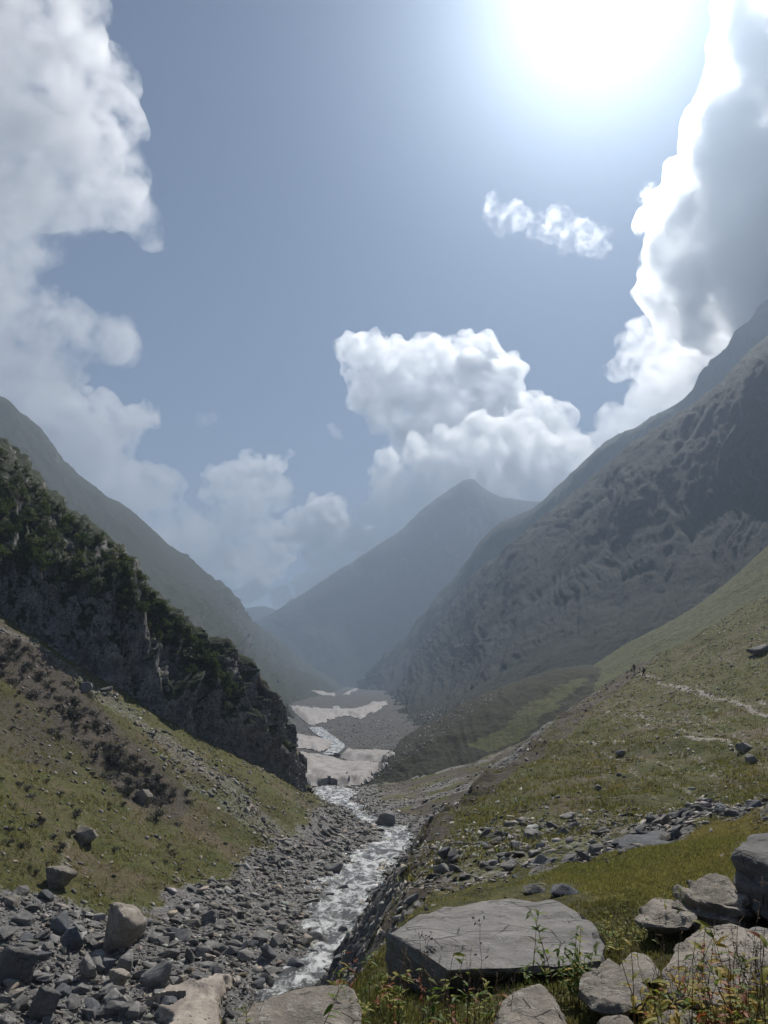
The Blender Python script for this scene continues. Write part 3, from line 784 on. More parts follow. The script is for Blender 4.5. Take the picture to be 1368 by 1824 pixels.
hull_rock('foreground_rock', [(1062, 1824, 4.4), (1080, 1806, 4.5), (1120, 1808, 4.5), (1138, 1830, 4.3), (1120, 1880, 4.0), (1060, 1880, 4.0), (1100, 1850, 4.5)],
    3, 0.014, 0.2, 89, M_BOULDER, 'low rock beneath the striped tilted boulder', cat='rock', bev=0.04, angle=60)
hull_rock('foreground_rock', [(888, 1832, 4.2), (900, 1800, 4.32), (925, 1805, 4.3), (935, 1835, 4.15), (920, 1880, 3.9), (890, 1880, 3.9)],
    3, 0.01, 0.2, 90, M_BOULDER, 'small rounded rock leaning on the pale pointed boulder', cat='rock', bev=0.04, angle=60)

def boulder_at(px, py, wpx, hpx, label, seed, mat=None, tall=False, name='boulder', lean=0.0, var=None, group=None, sink=0.12):
    """a boulder standing where the ground shows at (px, py) = the middle of its foot"""
    p, n = hit(px, py)
    if p is None: return None
    d = p.length; w = wpx / F * d; h = hpx / F * d
    k = BIG[seed % len(BIG)] if var is None else BIG[var]
    o = link(name, k, None, label=label, cat='boulder', group=group)
    xs = np.array([v.co[:] for v in k.vertices]); e = xs.max(0) - xs.min(0)
    o.scale = (w / e[0], max(w, h) * 0.8 / e[1], h * 1.15 / e[2])
    o.location = p + Vector((0, 0, h * (0.5 - sink)))
    o.rotation_euler = (0, lean, random.uniform(-0.5, 0.5))
    if mat is not None:
        o.material_slots[0].link = 'OBJECT'; o.material_slots[0].material = mat
    return o
boulder_at(216, 1690, 58, 66, 'tall upright grey boulder at the top of the rubble', 3, M_BOULDER, var=5, lean=0.2)
boulder_at(18, 1752, 62, 42, 'round pale boulder leaning against an upright slab in the rubble', 1, None, var=6)
boulder_at(42, 1748, 28, 42, 'upright slab standing beside a round pale boulder in rubble', 5, None, var=2)
boulder_at(225, 1740, 42, 36, 'squat grey boulder below the tall upright boulder', 4, None, var=1)
boulder_at(276, 1758, 46, 36, 'dark wedge-shaped boulder next to the dirty snow', 7, None, var=0)
boulder_at(158, 1742, 26, 34, 'narrow upright stone in the rubble', 8, M_SLAB, var=3, lean=-0.3)
boulder_at(75, 1812, 42, 34, 'round cobble-like boulder at the foot of the rubble', 9, None, var=6)
boulder_at(210, 1758, 30, 26, 'tan angular boulder between rubble stones', 10, M_BOULDER, var=5)
boulder_at(110, 1668, 40, 34, 'blue-grey split boulder on the upper rubble', 11, M_BLUE, var=3)
boulder_at(128, 1690, 34, 30, 'teal-grey angular boulder below the split boulder', 12, M_BLUE, var=4)
boulder_at(690, 1474, 42, 30, 'big dark boulder blocking the bend of the stream', 13, None, var=1)
boulder_at(593, 1553, 32, 16, 'dark wet boulder at the left bank of stream', 14, None, var=0)
boulder_at(612, 1592, 26, 14, 'dark wet boulder in the middle of the rapids', 15, None, var=4)
boulder_at(560, 1680, 36, 18, 'flat pale boulder on the bank above the lower rapids', 16, None, var=8)
boulder_at(612, 1668, 22, 20, 'dark cube-like boulder beside the lower rapids', 17, None, var=1)
boulder_at(470, 1752, 34, 16, 'smooth boulder where the stream leaves sight', 18, None, var=8)
boulder_at(255, 1430, 30, 22, 'pinkish boulder standing in the steep grass', 19, M_BOULDER, var=2)
boulder_at(155, 1500, 36, 24, 'broken pinkish boulder on the grassy slope', 20, M_BOULDER, var=3)
boulder_at(105, 1580, 44, 32, 'reddish blocky boulder on grass above the rubble', 21, M_BOULDER, var=5)
boulder_at(188, 1232, 22, 9, 'flat pale rock on turf under the rock spur', 22, M_SLAB, var=0)
boulder_at(154, 1232, 20, 14, 'rounded rock on turf under the rock spur', 23, M_ROCK, var=6)
boulder_at(1350, 1165, 34, 16, 'dark low outcrop high on the right-hand slope', 24, M_ROCK, var=0)
boulder_at(1105, 1345, 14, 9, 'white rock lying on the level path', 25, M_SLAB, var=1)
boulder_at(1325, 1336, 24, 12, 'pale rock just above the level path', 26, M_SLAB, var=2)
boulder_at(1340, 1360, 20, 14, 'tilted pale rock just below the level path', 27, M_SLAB, var=3)
boulder_at(1065, 1408, 13, 10, 'single pale stone in the grass below the level path', 28, M_SLAB, var=1)
boulder_at(1010, 1460, 26, 12, 'flat pale stone on the stony grass', 29, M_SLAB, var=0)
boulder_at(906, 1548, 0 + 30, 14, 'pale flat rock in the loose slate', 30, M_SLAB, var=0)
boulder_at(1003, 1592, 44, 16, 'blue-grey flat rock behind the slab boulder', 31, M_BLUE, var=8)
boulder_at(950, 1590, 34, 14, 'pale oval rock behind the slab boulder', 32, M_SLAB, var=8)

# ------------------------------------------------------------------ loose rocks over the ground
A = GND[:-1, :-1]; B = GND[:-1, 1:]; Cc = GND[1:, :-1]
cell_area = np.linalg.norm(np.cross(B - A, Cc - A), axis=2)
ctr = (GND[:-1, :-1] + GND[1:, 1:]) / 2
cpx, cpy, cdep = project(ctr.reshape(-1, 3))
cpx = cpx.reshape(cell_area.shape); cpy = cpy.reshape(cell_area.shape); cdep = cdep.reshape(cell_area.shape)
vis = (cdep > 3.5) & (cpx > -40) & (cpx < 1408) & (cpy < 1870) & (cpy > 900)
Dc = ctr[..., 1]; mS = GM['scree'][:-1, :-1]; mC = GM['ci'][:-1, :-1]; mG = GM['green'][:-1, :-1]; mE = GM['earth'][:-1, :-1]
clump = fbm(ctr.reshape(-1, 3) * 0.4, 3, 0.5, 71).reshape(mS.shape)
rho = np.clip(mS + 0.9 * clump * (mS > 0.1) - 0.08, 0, 1) ** 1.6 * np.interp(Dc, [5, 15, 30, 60, 110, 160], [40, 40, 26, 9.0, 4.0, 1.6])
rho += (1 - mS) * (0.35 + 1.1 * np.clip(clump, 0, 1)) * np.interp(Dc, [5, 20, 60, 120], [3.0, 2.4, 0.9, 0.35]) * (1 - 0.7 * mG)
mSt = GM['stony'][:-1, :-1]
rho = rho + mSt * (1 - mG) * np.clip(0.8 + 1.2 * clump, 0.1, 2) * np.interp(Dc, [8, 14, 25, 45], [52, 46, 26, 11])
rho += np.where((mC > 7.9) & (Dc > 22) & (mG < 0.3), 1.3 * np.clip(0.4 + clump, 0, 1), 0)
rho += np.where((mC < 3.8) & (Dc > 35), 0.8 * np.clip(0.5 + clump, 0, 1), 0)
rho = np.where((mC > 5.0) & (mC < 6.0) & (Dc > 30), 3.2, rho)
rho = np.where((mC > 6.2) & (mC < 8.05) & (Dc > 9) & (Dc < 60), rho * 1.5 + 2.0, rho)
lam = rho * cell_area * vis
n_tot = 48000
lam = lam / lam.sum()
pick = rng.choice(lam.size, n_tot, p=lam.ravel())
ii, jj = np.unravel_index(pick, lam.shape)
fu, fv = rng.random(n_tot)[:, None], rng.random(n_tot)[:, None]
pos = GND[ii, jj] * (1 - fu) * (1 - fv) + GND[ii, jj + 1] * fu * (1 - fv) + GND[ii + 1, jj] * (1 - fu) * fv + GND[ii + 1, jj + 1] * fu * fv
Dp = pos[:, 1]; sm = mS[ii, jj]; cc = mC[ii, jj]
smin = np.interp(Dp, [4, 12, 30, 60, 120], [0.04, 0.06, 0.10, 0.16, 0.26])
u = rng.random(n_tot)
size = smin * (1 - u * 0.995) ** (-1 / 1.75)
smax = np.where(cc < 5, np.interp(Dp, [20, 60, 130], [1.3, 1.1, 1.3]), np.interp(Dp, [4, 12, 30, 60, 130], [0.22, 0.42, 0.75, 0.9, 1.2]))
size = np.minimum(size, smax * rng.uniform(0.6, 1.0, n_tot))
size = np.where((cc < 5) & (Dp > 28), size * 1.35, size * 1.1)
size = np.where((cc > 5) & (cc < 6) & (Dp > 30), np.clip(size * 1.8, 0.25, 1.2), size)
size = np.where(sm < 0.4, np.minimum(size, smax * 0.6), size)
# keep the space of the hand-built foreground rocks and of the camera clear
keep = ~((Dp < 9.5) & (pos[:, 0] > -0.6) & (pos[:, 0] < 2.4) & (Dp > 5.4)) & (Dp > 3.6)
pos, size, Dp, sm, cc, ii, jj, smax0 = (a[keep] for a in (pos, size, Dp, sm, cc, ii, jj, smax))
spx, spy, sdep = project(pos)
scr = size * F / sdep
order = np.argsort(-np.where((spx > 0) & (spx < 1368) & (spy < 1824), scr, 0))
indiv, rest = order[:290], order[290:]
gn = grid_normals(GND)
def rot_for(nrm, tilt):
    q = Vector((0, 0, 1)).rotation_difference(Vector(nrm) if nrm[2] > 0 else -Vector(nrm))
    e = Quaternion((random.gauss(0, 1), random.gauss(0, 1), 0, 0))
    ax = Vector((random.gauss(0, 1), random.gauss(0, 1), 0)).normalized()
    return q @ Quaternion(ax, random.gauss(0, tilt)) @ Quaternion((0, 0, 1), random.uniform(0, 6.283))

ZONE = [
    (lambda c, D: c < 3.6, 'lying in the grass of the left slope', 'rocks on the left slope'),
    (lambda c, D: c < 4.7, 'in the rubble left of the stream', 'rocks in the rubble beside the stream'),
    (lambda c, D: c < 6.3, 'standing in the running stream', 'rocks in the stream bed'),
    (lambda c, D: c < 8.0, 'on the eroded bank right of the stream', 'rocks on the right bank'),
    (lambda c, D: D < 12, 'among the foreground grass and weeds', 'stones in the foreground'),
    (lambda c, D: D < 36, 'in the loose slate behind the slab boulder', 'slate rocks behind the slab boulder'),
    (lambda c, D: True, 'on the grassy slope below the trail', 'rocks on the right slope')]
TONE = {'M_ROCK': 'grey', 'M_BLUE': 'bluish grey', 'M_SLAB': 'pale', 'M_BOULDER': 'tan'}
for i in indiv:
    q = rot_for(gn[ii[i], jj[i]], 0.35)
    zn = next(z for z in ZONE if z[0](cc[i], Dp[i]))
    me = BIG[random.randrange(len(BIG))]
    s = size[i]; fl = random.uniform(0.4, 1.0)
    tone = random.choices(list(TONE), (0.55, 0.18, 0.17, 0.10))[0]
    lab = '%s %s %s %s' % ('large' if s > 0.55 * smax0[i] else 'smaller', TONE[tone], 'flat rock' if fl < 0.6 else 'blocky rock' if fl > 0.82 else 'angular rock', zn[1])
    o = link('rock', me, None, label=lab, cat='rock', group=zn[2])
    o.scale = (s, s * random.uniform(0.7, 1.1), s * fl)
    o.rotation_mode = 'QUATERNION'; o.rotation_quaternion = q
    o.location = Vector(pos[i]) + Vector((0, 0, s * 0.10))
    if tone != 'M_ROCK':
        o.material_slots[0].link = 'OBJECT'; o.material_slots[0].material = globals()[tone]

def joined_rocks(name, P_, S_, N_, label, tone, kind='stuff', flat_=(0.5, 1.0)):
    n = len(P_)
    vs, fs, cs, base = [], [], [], 0
    bi = rng.integers(0, len(BASE), n)
    for b in range(len(BASE)):
        idx = np.nonzero(bi == b)[0]
        if not len(idx): continue
        V, Fc = BASE[b]
        R = np.array([np.array(rot_for(N_[i], 0.4).to_matrix()) for i in idx])
        S = S_[idx][:, None] * np.stack([rng.uniform(0.9, 1.2, len(idx)), rng.uniform(0.7, 1.1, len(idx)), rng.uniform(*flat_, len(idx))], 1)
        X = np.einsum('nij,nvj->nvi', R, V[None] * S[:, None, :]) + P_[idx][:, None, :]
        X[..., 2] += (S_[idx] * 0.06)[:, None]
        k, v = len(idx), len(V)
        vs.append(X.reshape(-1, 3)); fs.append((Fc[None] + (np.arange(k) * v)[:, None, None]).reshape(-1, 3) + base); base += k * v
        g = (rng.uniform(0.6, 1.35, k) ** 2)[:, None] * np.array(tone) * (1 + rng.normal(0, 0.03, (k, 3)) + np.clip(rng.normal(0, 0.07, k), -0.05, 0.2)[:, None] * np.array([1, 0.2, -0.8]))
        cs.append(np.repeat(np.concatenate([g, np.ones((k, 1))], 1), v, 0))
    me = np_mesh(name, np.concatenate(vs), np.concatenate(fs), False)
    set_col(me, 'tint', np.concatenate(cs))
    return link(name, me, M_SCREE, label=label, cat='scree', kind=kind)

NN = gn[ii, jj]
Lm = cc[rest] < 5.0
r1 = rest[Lm]; r2 = rest[~Lm]
joined_rocks('scree', pos[r1], size[r1], NN[r1], 'grey rubble and small stones covering the left slope and stream bank', (0.205, 0.192, 0.174))
joined_rocks('scree', pos[r2], size[r2], NN[r2], 'small slate fragments strewn over the right-hand slope', (0.24, 0.226, 0.206))

# stones on the farther slopes and the valley floor, where they show as specks
def far_stones(poly, n, lo, hi, label, tone):
    xs = [p[0] for p in poly]; ys = [p[1] for p in poly]
    Pp, Ss, Nn = [], [], []
    while len(Pp) < n:
        a, b = random.uniform(min(xs), max(xs)), random.uniform(min(ys), max(ys))
        if not in_poly(np.array([a]), np.array([b]), poly)[0]: continue
        p, nn = hit(a, b)
        if p is None: n -= 1; continue
        Pp.append(p[:]); Nn.append(nn[:]); Ss.append(random.uniform(lo, hi) ** 1.0 * p.length / F)
    joined_rocks('scree', np.array(Pp), np.array(Ss), np.array(Nn), label, tone)
far_stones([(300, 1110), (380, 1160), (470, 1210), (560, 1240), (580, 1320), (520, 1330), (400, 1230)], 700, 1.2, 4.0, 'pale stones strewn over the foot of the left mountain', (0.20, 0.195, 0.185))
far_stones([(520, 1440), (540, 1290), (640, 1285), (700, 1280), (900, 1230), (760, 1330), (640, 1405), (740, 1470)], 2600, 1.8, 6.0, 'grey moraine stones on the valley floor', (0.33, 0.32, 0.31))
far_stones([(1040, 1195), (1368, 985), (1368, 1060), (1135, 1190)], 260, 1.5, 4.0, 'stones dotted over the upper grass slope', (0.2, 0.195, 0.185))
# ------------------------------------------------------------------ the stream
def mat_water():
    k = NT('stream_water'); p = k.pos
    q = k.mapping(p, (1.0, 0.45, 1.0))
    n1 = k.noise(q, 0.9, 6, 0.65, 0.6); n2 = k.noise(q, 4.5, 6, 0.7, 0.5); n3 = k.noise(p, 16, 3, 0.6)
    foam = k.maprange(k.math('ADD', k.math('MULTIPLY', n1, 0.75), k.math('MULTIPLY', n2, 0.45)), 0.535, 0.72)
    c = k.mix(foam, (0.085, 0.09, 0.09), (0.62, 0.63, 0.63))
    h = k.math('ADD', k.math('MULTIPLY', n2, 1.0), k.math('MULTIPLY', n3, 0.25))
    k.b.inputs['IOR'].default_value = 1.33; k.b.inputs['Specular IOR Level'].default_value = 0.5
    return k.fin(c, k.mix(foam, (0.12, 0.12, 0.12), (0.55, 0.55, 0.55)), k.bump(k.math('ADD', h, k.math('MULTIPLY', n1, 1.5)), 0.9, 0.22))
M_WATER = mat_water()
dd = np.exp(np.linspace(math.log(24), math.log(172), 520))
tt = np.linspace(-0.28, 1.28, 26)
L_, R_, Z_ = bankL(dd), bankR(dd), streamZ(dd)
X = L_[:, None] + (R_ - L_)[:, None] * tt[None]
W = np.stack([X, np.broadcast_to(dd[:, None], X.shape), np.broadcast_to(Z_[:, None], X.shape).copy() - 0.10], -1)
wf = W.reshape(-1, 3)
wf[:, 2] += 0.16 * fbm(wf * np.array([0.8, 0.5, 0]), 4, 0.55, 201) + 0.06 * fbm(wf * np.array([2.5, 2.0, 0]), 3, 0.55, 205)
me = np_mesh('stream', wf, grid_faces(*X.shape))
link('stream', me, M_WATER, kind='structure')

def ribbon(name, pts, w0, w1, mat, lift, kind='structure'):
    """a strip laid on the ground under a line of pixels"""
    xs = np.linspace(0, len(pts) - 1, 60)
    c = catrom(np.array(pts, float), xs)
    C3 = []
    for a, b in c:
        p, n = hit(a, b)
        if p is not None: C3.append(p[:])
    C3 = np.array(C3)
    T = np.gradient(C3[:, :2], axis=0); T /= np.linalg.norm(T, axis=1, keepdims=True) + 1e-9
    Nn = np.stack([-T[:, 1], T[:, 0]], 1)
    w = np.linspace(w0, w1, len(C3))
    rows = []
    for s in np.linspace(-1, 1, 7):
        xy = C3[:, :2] + Nn * (w * s)[:, None]
        rows.append(np.concatenate([xy, (C3[:, 2] + lift)[:, None]], 1))
    return link(name, np_mesh(name, np.stack(rows, 1).reshape(-1, 3), grid_faces(len(C3), 7)), mat, kind=kind)
ribbon('stream', [(561, 1296), (572, 1306), (582, 1313), (592, 1320), (602, 1330), (596, 1338), (585, 1346)], 3.5, 2.2, M_WATER, 0.35)
ribbon('stream', [(598, 1258), (600, 1263), (602, 1268)], 3.0, 3.0, M_WATER, 0.35)

# ------------------------------------------------------------------ old snow
def mat_snow(name, a, b, c, sc):
    k = NT(name); p = k.pos
    n = k.noise(p, 0.25 * sc, 8, 0.65); n2 = k.noise(p, 2.4 * sc, 6, 0.7)
    col = k.ramp(k.math('ADD', k.math('MULTIPLY', n, 0.6), k.math('MULTIPLY', n2, 0.4)), [(0.32, a), (0.5, b), (0.66, c)])
    sp = k.maprange(k.voro(p, 0.9 * sc, 'F1', 0), 0.16, 0.24)
    gt = k.maprange(k.noise(p, 0.10 * sc, 4, 0.6), 0.44, 0.58)
    col = k.mix(k.math('MULTIPLY', k.math('SUBTRACT', 1.0, sp), k.math('MULTIPLY', gt, 0.8)), col, (0.075, 0.068, 0.062))
    st = k.noise(k.mapping(p, (1.0, 0.18, 1.0), (0, 0, 0.5)), 0.22 * sc, 6, 0.65)
    col = k.mix(k.math('MULTIPLY', k.maprange(st, 0.50, 0.66), 0.6), col, (0.15, 0.125, 0.112))
    return k.fin(col, 0.85, k.bump(n2, 0.7, 0.3 / sc))
M_SNOW = mat_snow('old_snow', (0.17, 0.155, 0.148), (0.30, 0.279, 0.268), (0.44, 0.418, 0.408), 1.6)
M_DIRTY = mat_snow('gravelly_snow', (0.20, 0.17, 0.145), (0.38, 0.33, 0.28), (0.52, 0.47, 0.41), 3.0)

def snow(poly, thick, label, mat=None, step=3.0, seed=1, name='snow_patch', holes=()):
    """a sheet of snow lying where the valley shows inside the pixel outline, with a real edge"""
    poly = np.array(poly, float)
    x0, y0 = poly.min(0); x1, y1 = poly.max(0)
    sx = step; sy = step * 0.5
    nx, ny = int((x1 - x0) / sx) + 2, int((y1 - y0) / sy) + 2
    gx, gy = np.meshgrid(x0 + np.arange(nx) * sx, y0 + np.arange(ny) * sy)
    j = fbm(np.stack([gx.ravel() * 0.06, gy.ravel() * 0.11, np.full(gx.size, seed * 3.1)], 1), 4, 0.55, seed)
    ins = in_poly(gx.ravel() + j * 9, gy.ravel() + j * 5, [tuple(q) for q in poly])
    for h in holes: ins &= ~in_poly(gx.ravel() + j * 4, gy.ravel() + j * 3, h)
    top = {}; verts = []; faces = []
    for k in np.nonzero(ins)[0]:
        p, n = hit(gx.ravel()[k], gy.ravel()[k], BVH_FLOOR)
        if p is None or hit(gx.ravel()[k], gy.ravel()[k])[0].y < p.y - 2: continue
        top[k] = len(verts); verts.append([p.x, p.y, p.z])
    V = np.array(verts)
    if not len(V): return None
    kk = np.array(list(top)); ax, ay = gx.ravel()[kk], gy.ravel()[kk]
    de, _ = seg_dist(ax + j[kk] * 9, ay * 1.0 + j[kk] * 5, [tuple(q) for q in poly] + [tuple(poly[0])])
    lift = 0.12 + 0.88 * smooth(0, 9, de)
    V[:, 2] += thick * lift * (1 + 0.35 * fbm(V / (thick * 9), 3, 0.5, seed + 4))
    nb = len(V)
    low = V.copy(); low[:, 2] -= thick * 0.9
    edge = {}
    for k in top:
        r, c = divmod(k, nx)
        q = [k, k + 1, k + nx + 1, k + nx]
        if c < nx - 1 and all(t in top for t in q):
            d = V[[top[t] for t in q], 1]
            if d.max() - d.min() > 0.25 * d.mean(): continue
            f = [top[t] for t in q]; faces.append(f[::-1])
            for a, b in zip(f, f[1:] + f[:1]):
                edge[(a, b)] = edge.get((a, b), 0) + 1
    sides = []
    for (a, b) in edge:
        if (b, a) not in edge: sides.append([a, b, b + nb, a + nb])
    c = V.mean(0)
    me = np_mesh(name, np.concatenate([V, low]) - c, np.array(faces + sides))
    bm = bmesh.new(); bm.from_mesh(me); bmesh.ops.delete(bm, geom=[v for v in bm.verts if not v.link_faces], context='VERTS'); bm.to_mesh(me); bm.free()
    outer_shell(me)
    me.set_sharp_from_angle(angle=math.radians(50))
    return link(name, me, mat or M_SNOW, label=label, cat='snow', loc=tuple(c), group=None)

snow([(496, 1336), (520, 1342), (560, 1343), (596, 1350), (630, 1360), (668, 1362), (700, 1358), (668, 1385), (640, 1402), (612, 1405), (590, 1404), (560, 1402), (540, 1400), (520, 1380)],
     1.6, 'widest dirty pink-grey snow field with a cave at its lower edge', seed=1, holes=([(568, 1399), (585, 1397), (600, 1400), (600, 1412), (570, 1412)],))
snow([(604, 1352), (622, 1337), (650, 1336), (690, 1336), (704, 1342), (690, 1354), (665, 1361), (630, 1362)], 1.6, 'snow tongue against the foot of the right-hand gully spur', seed=2)
snow([(500, 1304), (530, 1307), (558, 1313), (596, 1322), (586, 1334), (562, 1340), (528, 1334), (506, 1322)], 1.8, 'snow tongue at the foot of the left scree fan', seed=3, step=2.4)
snow([(515, 1258), (550, 1259), (585, 1262), (616, 1263), (650, 1256), (694, 1246), (690, 1256), (668, 1272), (645, 1284), (620, 1276), (600, 1280), (560, 1292), (545, 1290), (528, 1276)],
     2.6, 'broad pale snow field bridging the upper valley floor', seed=4, step=2.4)
snow([(610, 1240), (620, 1230), (640, 1219), (636, 1228), (622, 1240)], 4.0, 'farthest sliver of snow below the right mountain shoulder', seed=5, step=1.6)
snow([(545, 1227), (570, 1232), (600, 1236), (600, 1242), (570, 1238)], 4.0, 'thin far snow streak below the left mountain tip', seed=6, step=1.6)
snow([(258, 1792), (300, 1772), (340, 1758), (400, 1748), (432, 1750), (408, 1768), (392, 1800), (400, 1870), (280, 1870), (300, 1830), (262, 1812)],
     0.55, 'gravel-covered beige snow remnant with dark hollows below the rubble', M_DIRTY, 3.0, 7,
     holes=([(256, 1795), (290, 1792), (326, 1790), (328, 1800), (300, 1812), (258, 1812)], [(318, 1752), (345, 1757), (362, 1764), (350, 1768), (322, 1760)]))

# upright dark rocks melted out of the widest snow field
for (a, b, w, h, s) in ((618, 1392, 6, 14, 2), (622, 1398, 4, 14, 3), (606, 1390, 4, 7, 1), (589, 1388, 7, 5, 0), (600, 1352, 12, 10, 5)):
    boulder_at(a, b, w, h, 'dark upright rock melted out of the widest snow field', s, None, name='rock', group='rocks in the snow field', sink=0.0)

# ------------------------------------------------------------------ trees and shrubs
def mat_leaf(name, cols, trans=0.45):
    k = NT(name)
    oi = k.n.new('ShaderNodeObjectInfo'); n = k.noise(k.coord('Object'), 3.0, 3, 0.6)
    f = k.math('ADD', k.math('MULTIPLY', oi.outputs['Random'], 0.5), k.math('MULTIPLY', n, 0.5))
    c = k.ramp(f, cols)
    tr = k.n.new('ShaderNodeBsdfTranslucent'); k.l.new(c, tr.inputs[0])
    mx = k.n.new('ShaderNodeMixShader'); mx.inputs[0].default_value = trans
    k.fin(c, 0.6)
    k.l.new(k.b.outputs[0], mx.inputs[1]); k.l.new(tr.outputs[0], mx.inputs[2]); k.l.new(mx.outputs[0], k.out.inputs[0])
    return k.m
M_TREELEAF = mat_leaf('birch_leaf', [(0.2, (0.035, 0.055, 0.016)), (0.5, (0.055, 0.085, 0.022)), (0.8, (0.085, 0.11, 0.03))])
M_SHRUB = mat_leaf('dark_shrub_leaf', [(0.2, (0.035, 0.034, 0.030)), (0.5, (0.055, 0.052, 0.044)), (0.8, (0.06, 0.07, 0.035))], 0.2)
k = NT('bark'); M_BARK = k.fin(k.ramp(k.noise(k.coord('Object'), 8, 5, 0.6), [(0.3, (0.05, 0.04, 0.032)), (0.7, (0.17, 0.145, 0.12))]), 0.9)

def tube(bm, pts, rads, n=5):
    prev = None
    for i, (p, r) in enumerate(zip(pts, rads)):
        p = Vector(p); a = Vector(pts[min(i + 1, len(pts) - 1)]) - Vector(pts[max(i - 1, 0)])
        if a.length < 1e-6: a = Vector((0, 0, 1))
        q = a.to_track_quat('Z', 'Y')
        ring = [bm.verts.new(p + q @ Vector((math.cos(2 * math.pi * j / n) * r, math.sin(2 * math.pi * j / n) * r, 0))) for j in range(n)]
        if prev:
            for j in range(n): bm.faces.new((prev[j], prev[(j + 1) % n], ring[(j + 1) % n], ring[j]))
        prev = ring
    bm.faces.new(prev)

def tree_meshes(seed, spread, conic):
    r = random.Random(seed)
    bt = bmesh.new(); bc = bmesh.new()
    top = Vector((r.uniform(-.1, .1), r.uniform(-.1, .1), 0.8))
    tube(bt, [(0, 0, -0.12), (r.uniform(-.03, .03), 0, 0.3), top], [0.045, 0.03, 0.012], 6)
    tips = []
    for q in range(9):
        h = r.uniform(0.18, 0.72); a = r.uniform(0, 6.28); l = spread * r.uniform(0.6, 1.0) * (1.1 - conic * h)
        s = Vector((0, 0, h)); e = s + Vector((math.cos(a) * l, math.sin(a) * l, r.uniform(0.05, 0.28)))
        tube(bt, [s, (s + e) / 2 + Vector((0, 0, 0.03)), e], [0.016, 0.011, 0.005], 4)
        tips.append(e); tips.append((s + e) / 2)
    tips.append(top)
    for t in tips:
        cr = r.uniform(0.10, 0.19)
        for _ in range(26):
            d = Vector((r.gauss(0, 1), r.gauss(0, 1), r.gauss(0, 0.8))).normalized() * cr * r.uniform(0.4, 1.0)
            c = t + d; s = r.uniform(0.022, 0.05)
            u = Vector((r.gauss(0, 1), r.gauss(0, 1), r.gauss(0, 1))).normalized(); v = u.orthogonal().normalized()
            bc.faces.new([bc.verts.new(c + x) for x in (u * s, v * s * 0.7, -u * s, -v * s * 0.7)])
    mt = to_mesh('trunk', bt); mt.materials.append(M_BARK)
    mc = to_mesh('crown', bc, False); mc.materials.append(M_TREELEAF)
    return mt, mc
TREES = [tree_meshes(s, sp, c) for s, sp, c in ((1, 0.36, 0.5), (2, 0.46, 0.4), (3, 0.30, 0.9), (4, 0.42, 0.6))]

def tree_at(p, h, label, group):
    ti_ = random.randrange(len(TREES)); mt, mc = TREES[ti_]; h *= 0.86
    label = '%s %s tree %s' % ('tall' if h > 2.1 else 'short', ('open', 'broad', 'narrow', 'bushy')[ti_], label)
    root = link('tree', None, label=label, cat='tree', group=group, loc=p)
    s = h * random.uniform(0.85, 1.15)
    root.scale = (s * random.uniform(0.9, 1.3), s * random.uniform(0.9, 1.3), s); root.rotation_euler = (0, 0, random.uniform(0, 6.28))
    link('trunk', mt, parent=root); link('crown', mc, parent=root)

crest = [(-8, 795), (60, 862), (105, 910), (165, 945), (205, 985), (245, 1032), (290, 1085), (335, 1135), (385, 1195), (432, 1245)]
cnt = 0
for i in range(110):
    t = random.uniform(0, len(crest) - 1.001); k_ = int(t); f_ = t - k_
    a = crest[k_][0] + (crest[k_ + 1][0] - crest[k_][0]) * f_; b = crest[k_][1] + (crest[k_ + 1][1] - crest[k_][1]) * f_
    p, n = hit(a - random.uniform(0, 5), b + random.uniform(4, 16))
    if p is None or p.y > 230: continue
    tree_at(p, random.uniform(1.2, 2.9), 'on the skyline crest of the rock spur', 'trees on the spur crest')
woods = [(-10, 820), (100, 925), (160, 960), (250, 1060), (330, 1160), (420, 1250), (430, 1300), (370, 1230), (260, 1130), (180, 1075), (90, 1040), (-10, 1000)]
while cnt < 225:
    a, b = random.uniform(-10, 430), random.uniform(810, 1300)
    if not in_poly(np.array([a]), np.array([b]), woods)[0]: continue
    p, n = hit(a, b); cnt += 1
    if p is None or p.y > 230: continue
    tree_at(p, random.uniform(1.2, 2.9), ('clinging to the upper face of the rock spur', 'clinging to the middle of the dark rock spur', 'near the low end of the rock spur')[0 if a < 140 else 1 if a < 290 else 2], 'trees on the spur face')

# low dark shrubs on the left slope
def shrub_mesh(seed):
    r = random.Random(seed); bt = bmesh.new(); bc = bmesh.new()
    for q in range(14):
        a = r.uniform(0, 6.28); l = r.uniform(0.25, 0.5)
        e = Vector((math.cos(a) * l, math.sin(a) * l, r.uniform(0.12, 0.42)))
        tube(bt, [(0, 0, -0.08), e * 0.5 + Vector((0, 0, 0.05)), e], [0.02, 0.014, 0.006], 4)
        for c0 in (e, e * 0.65 + Vector((0, 0, 0.06))):
            for _ in range(20):
                c = c0 + Vector((r.gauss(0, .08), r.gauss(0, .08), r.gauss(0, .06))); s = r.uniform(0.02, 0.05)
                u = Vector((r.gauss(0, 1), r.gauss(0, 1), r.gauss(0, 1))).normalized(); v = u.orthogonal().normalized()
                bc.faces.new([bc.verts.new(c + x) for x in (u * s, v * s * 0.7, -u * s, -v * s * 0.7)])
    ms = to_mesh('stems', bt); ms.materials.append(M_BARK)
    ml = to_mesh('foliage', bc, False); ml.materials.append(M_SHRUB)
    return ms, ml
SHRUBS = [shrub_mesh(s) for s in (11, 12, 13)]
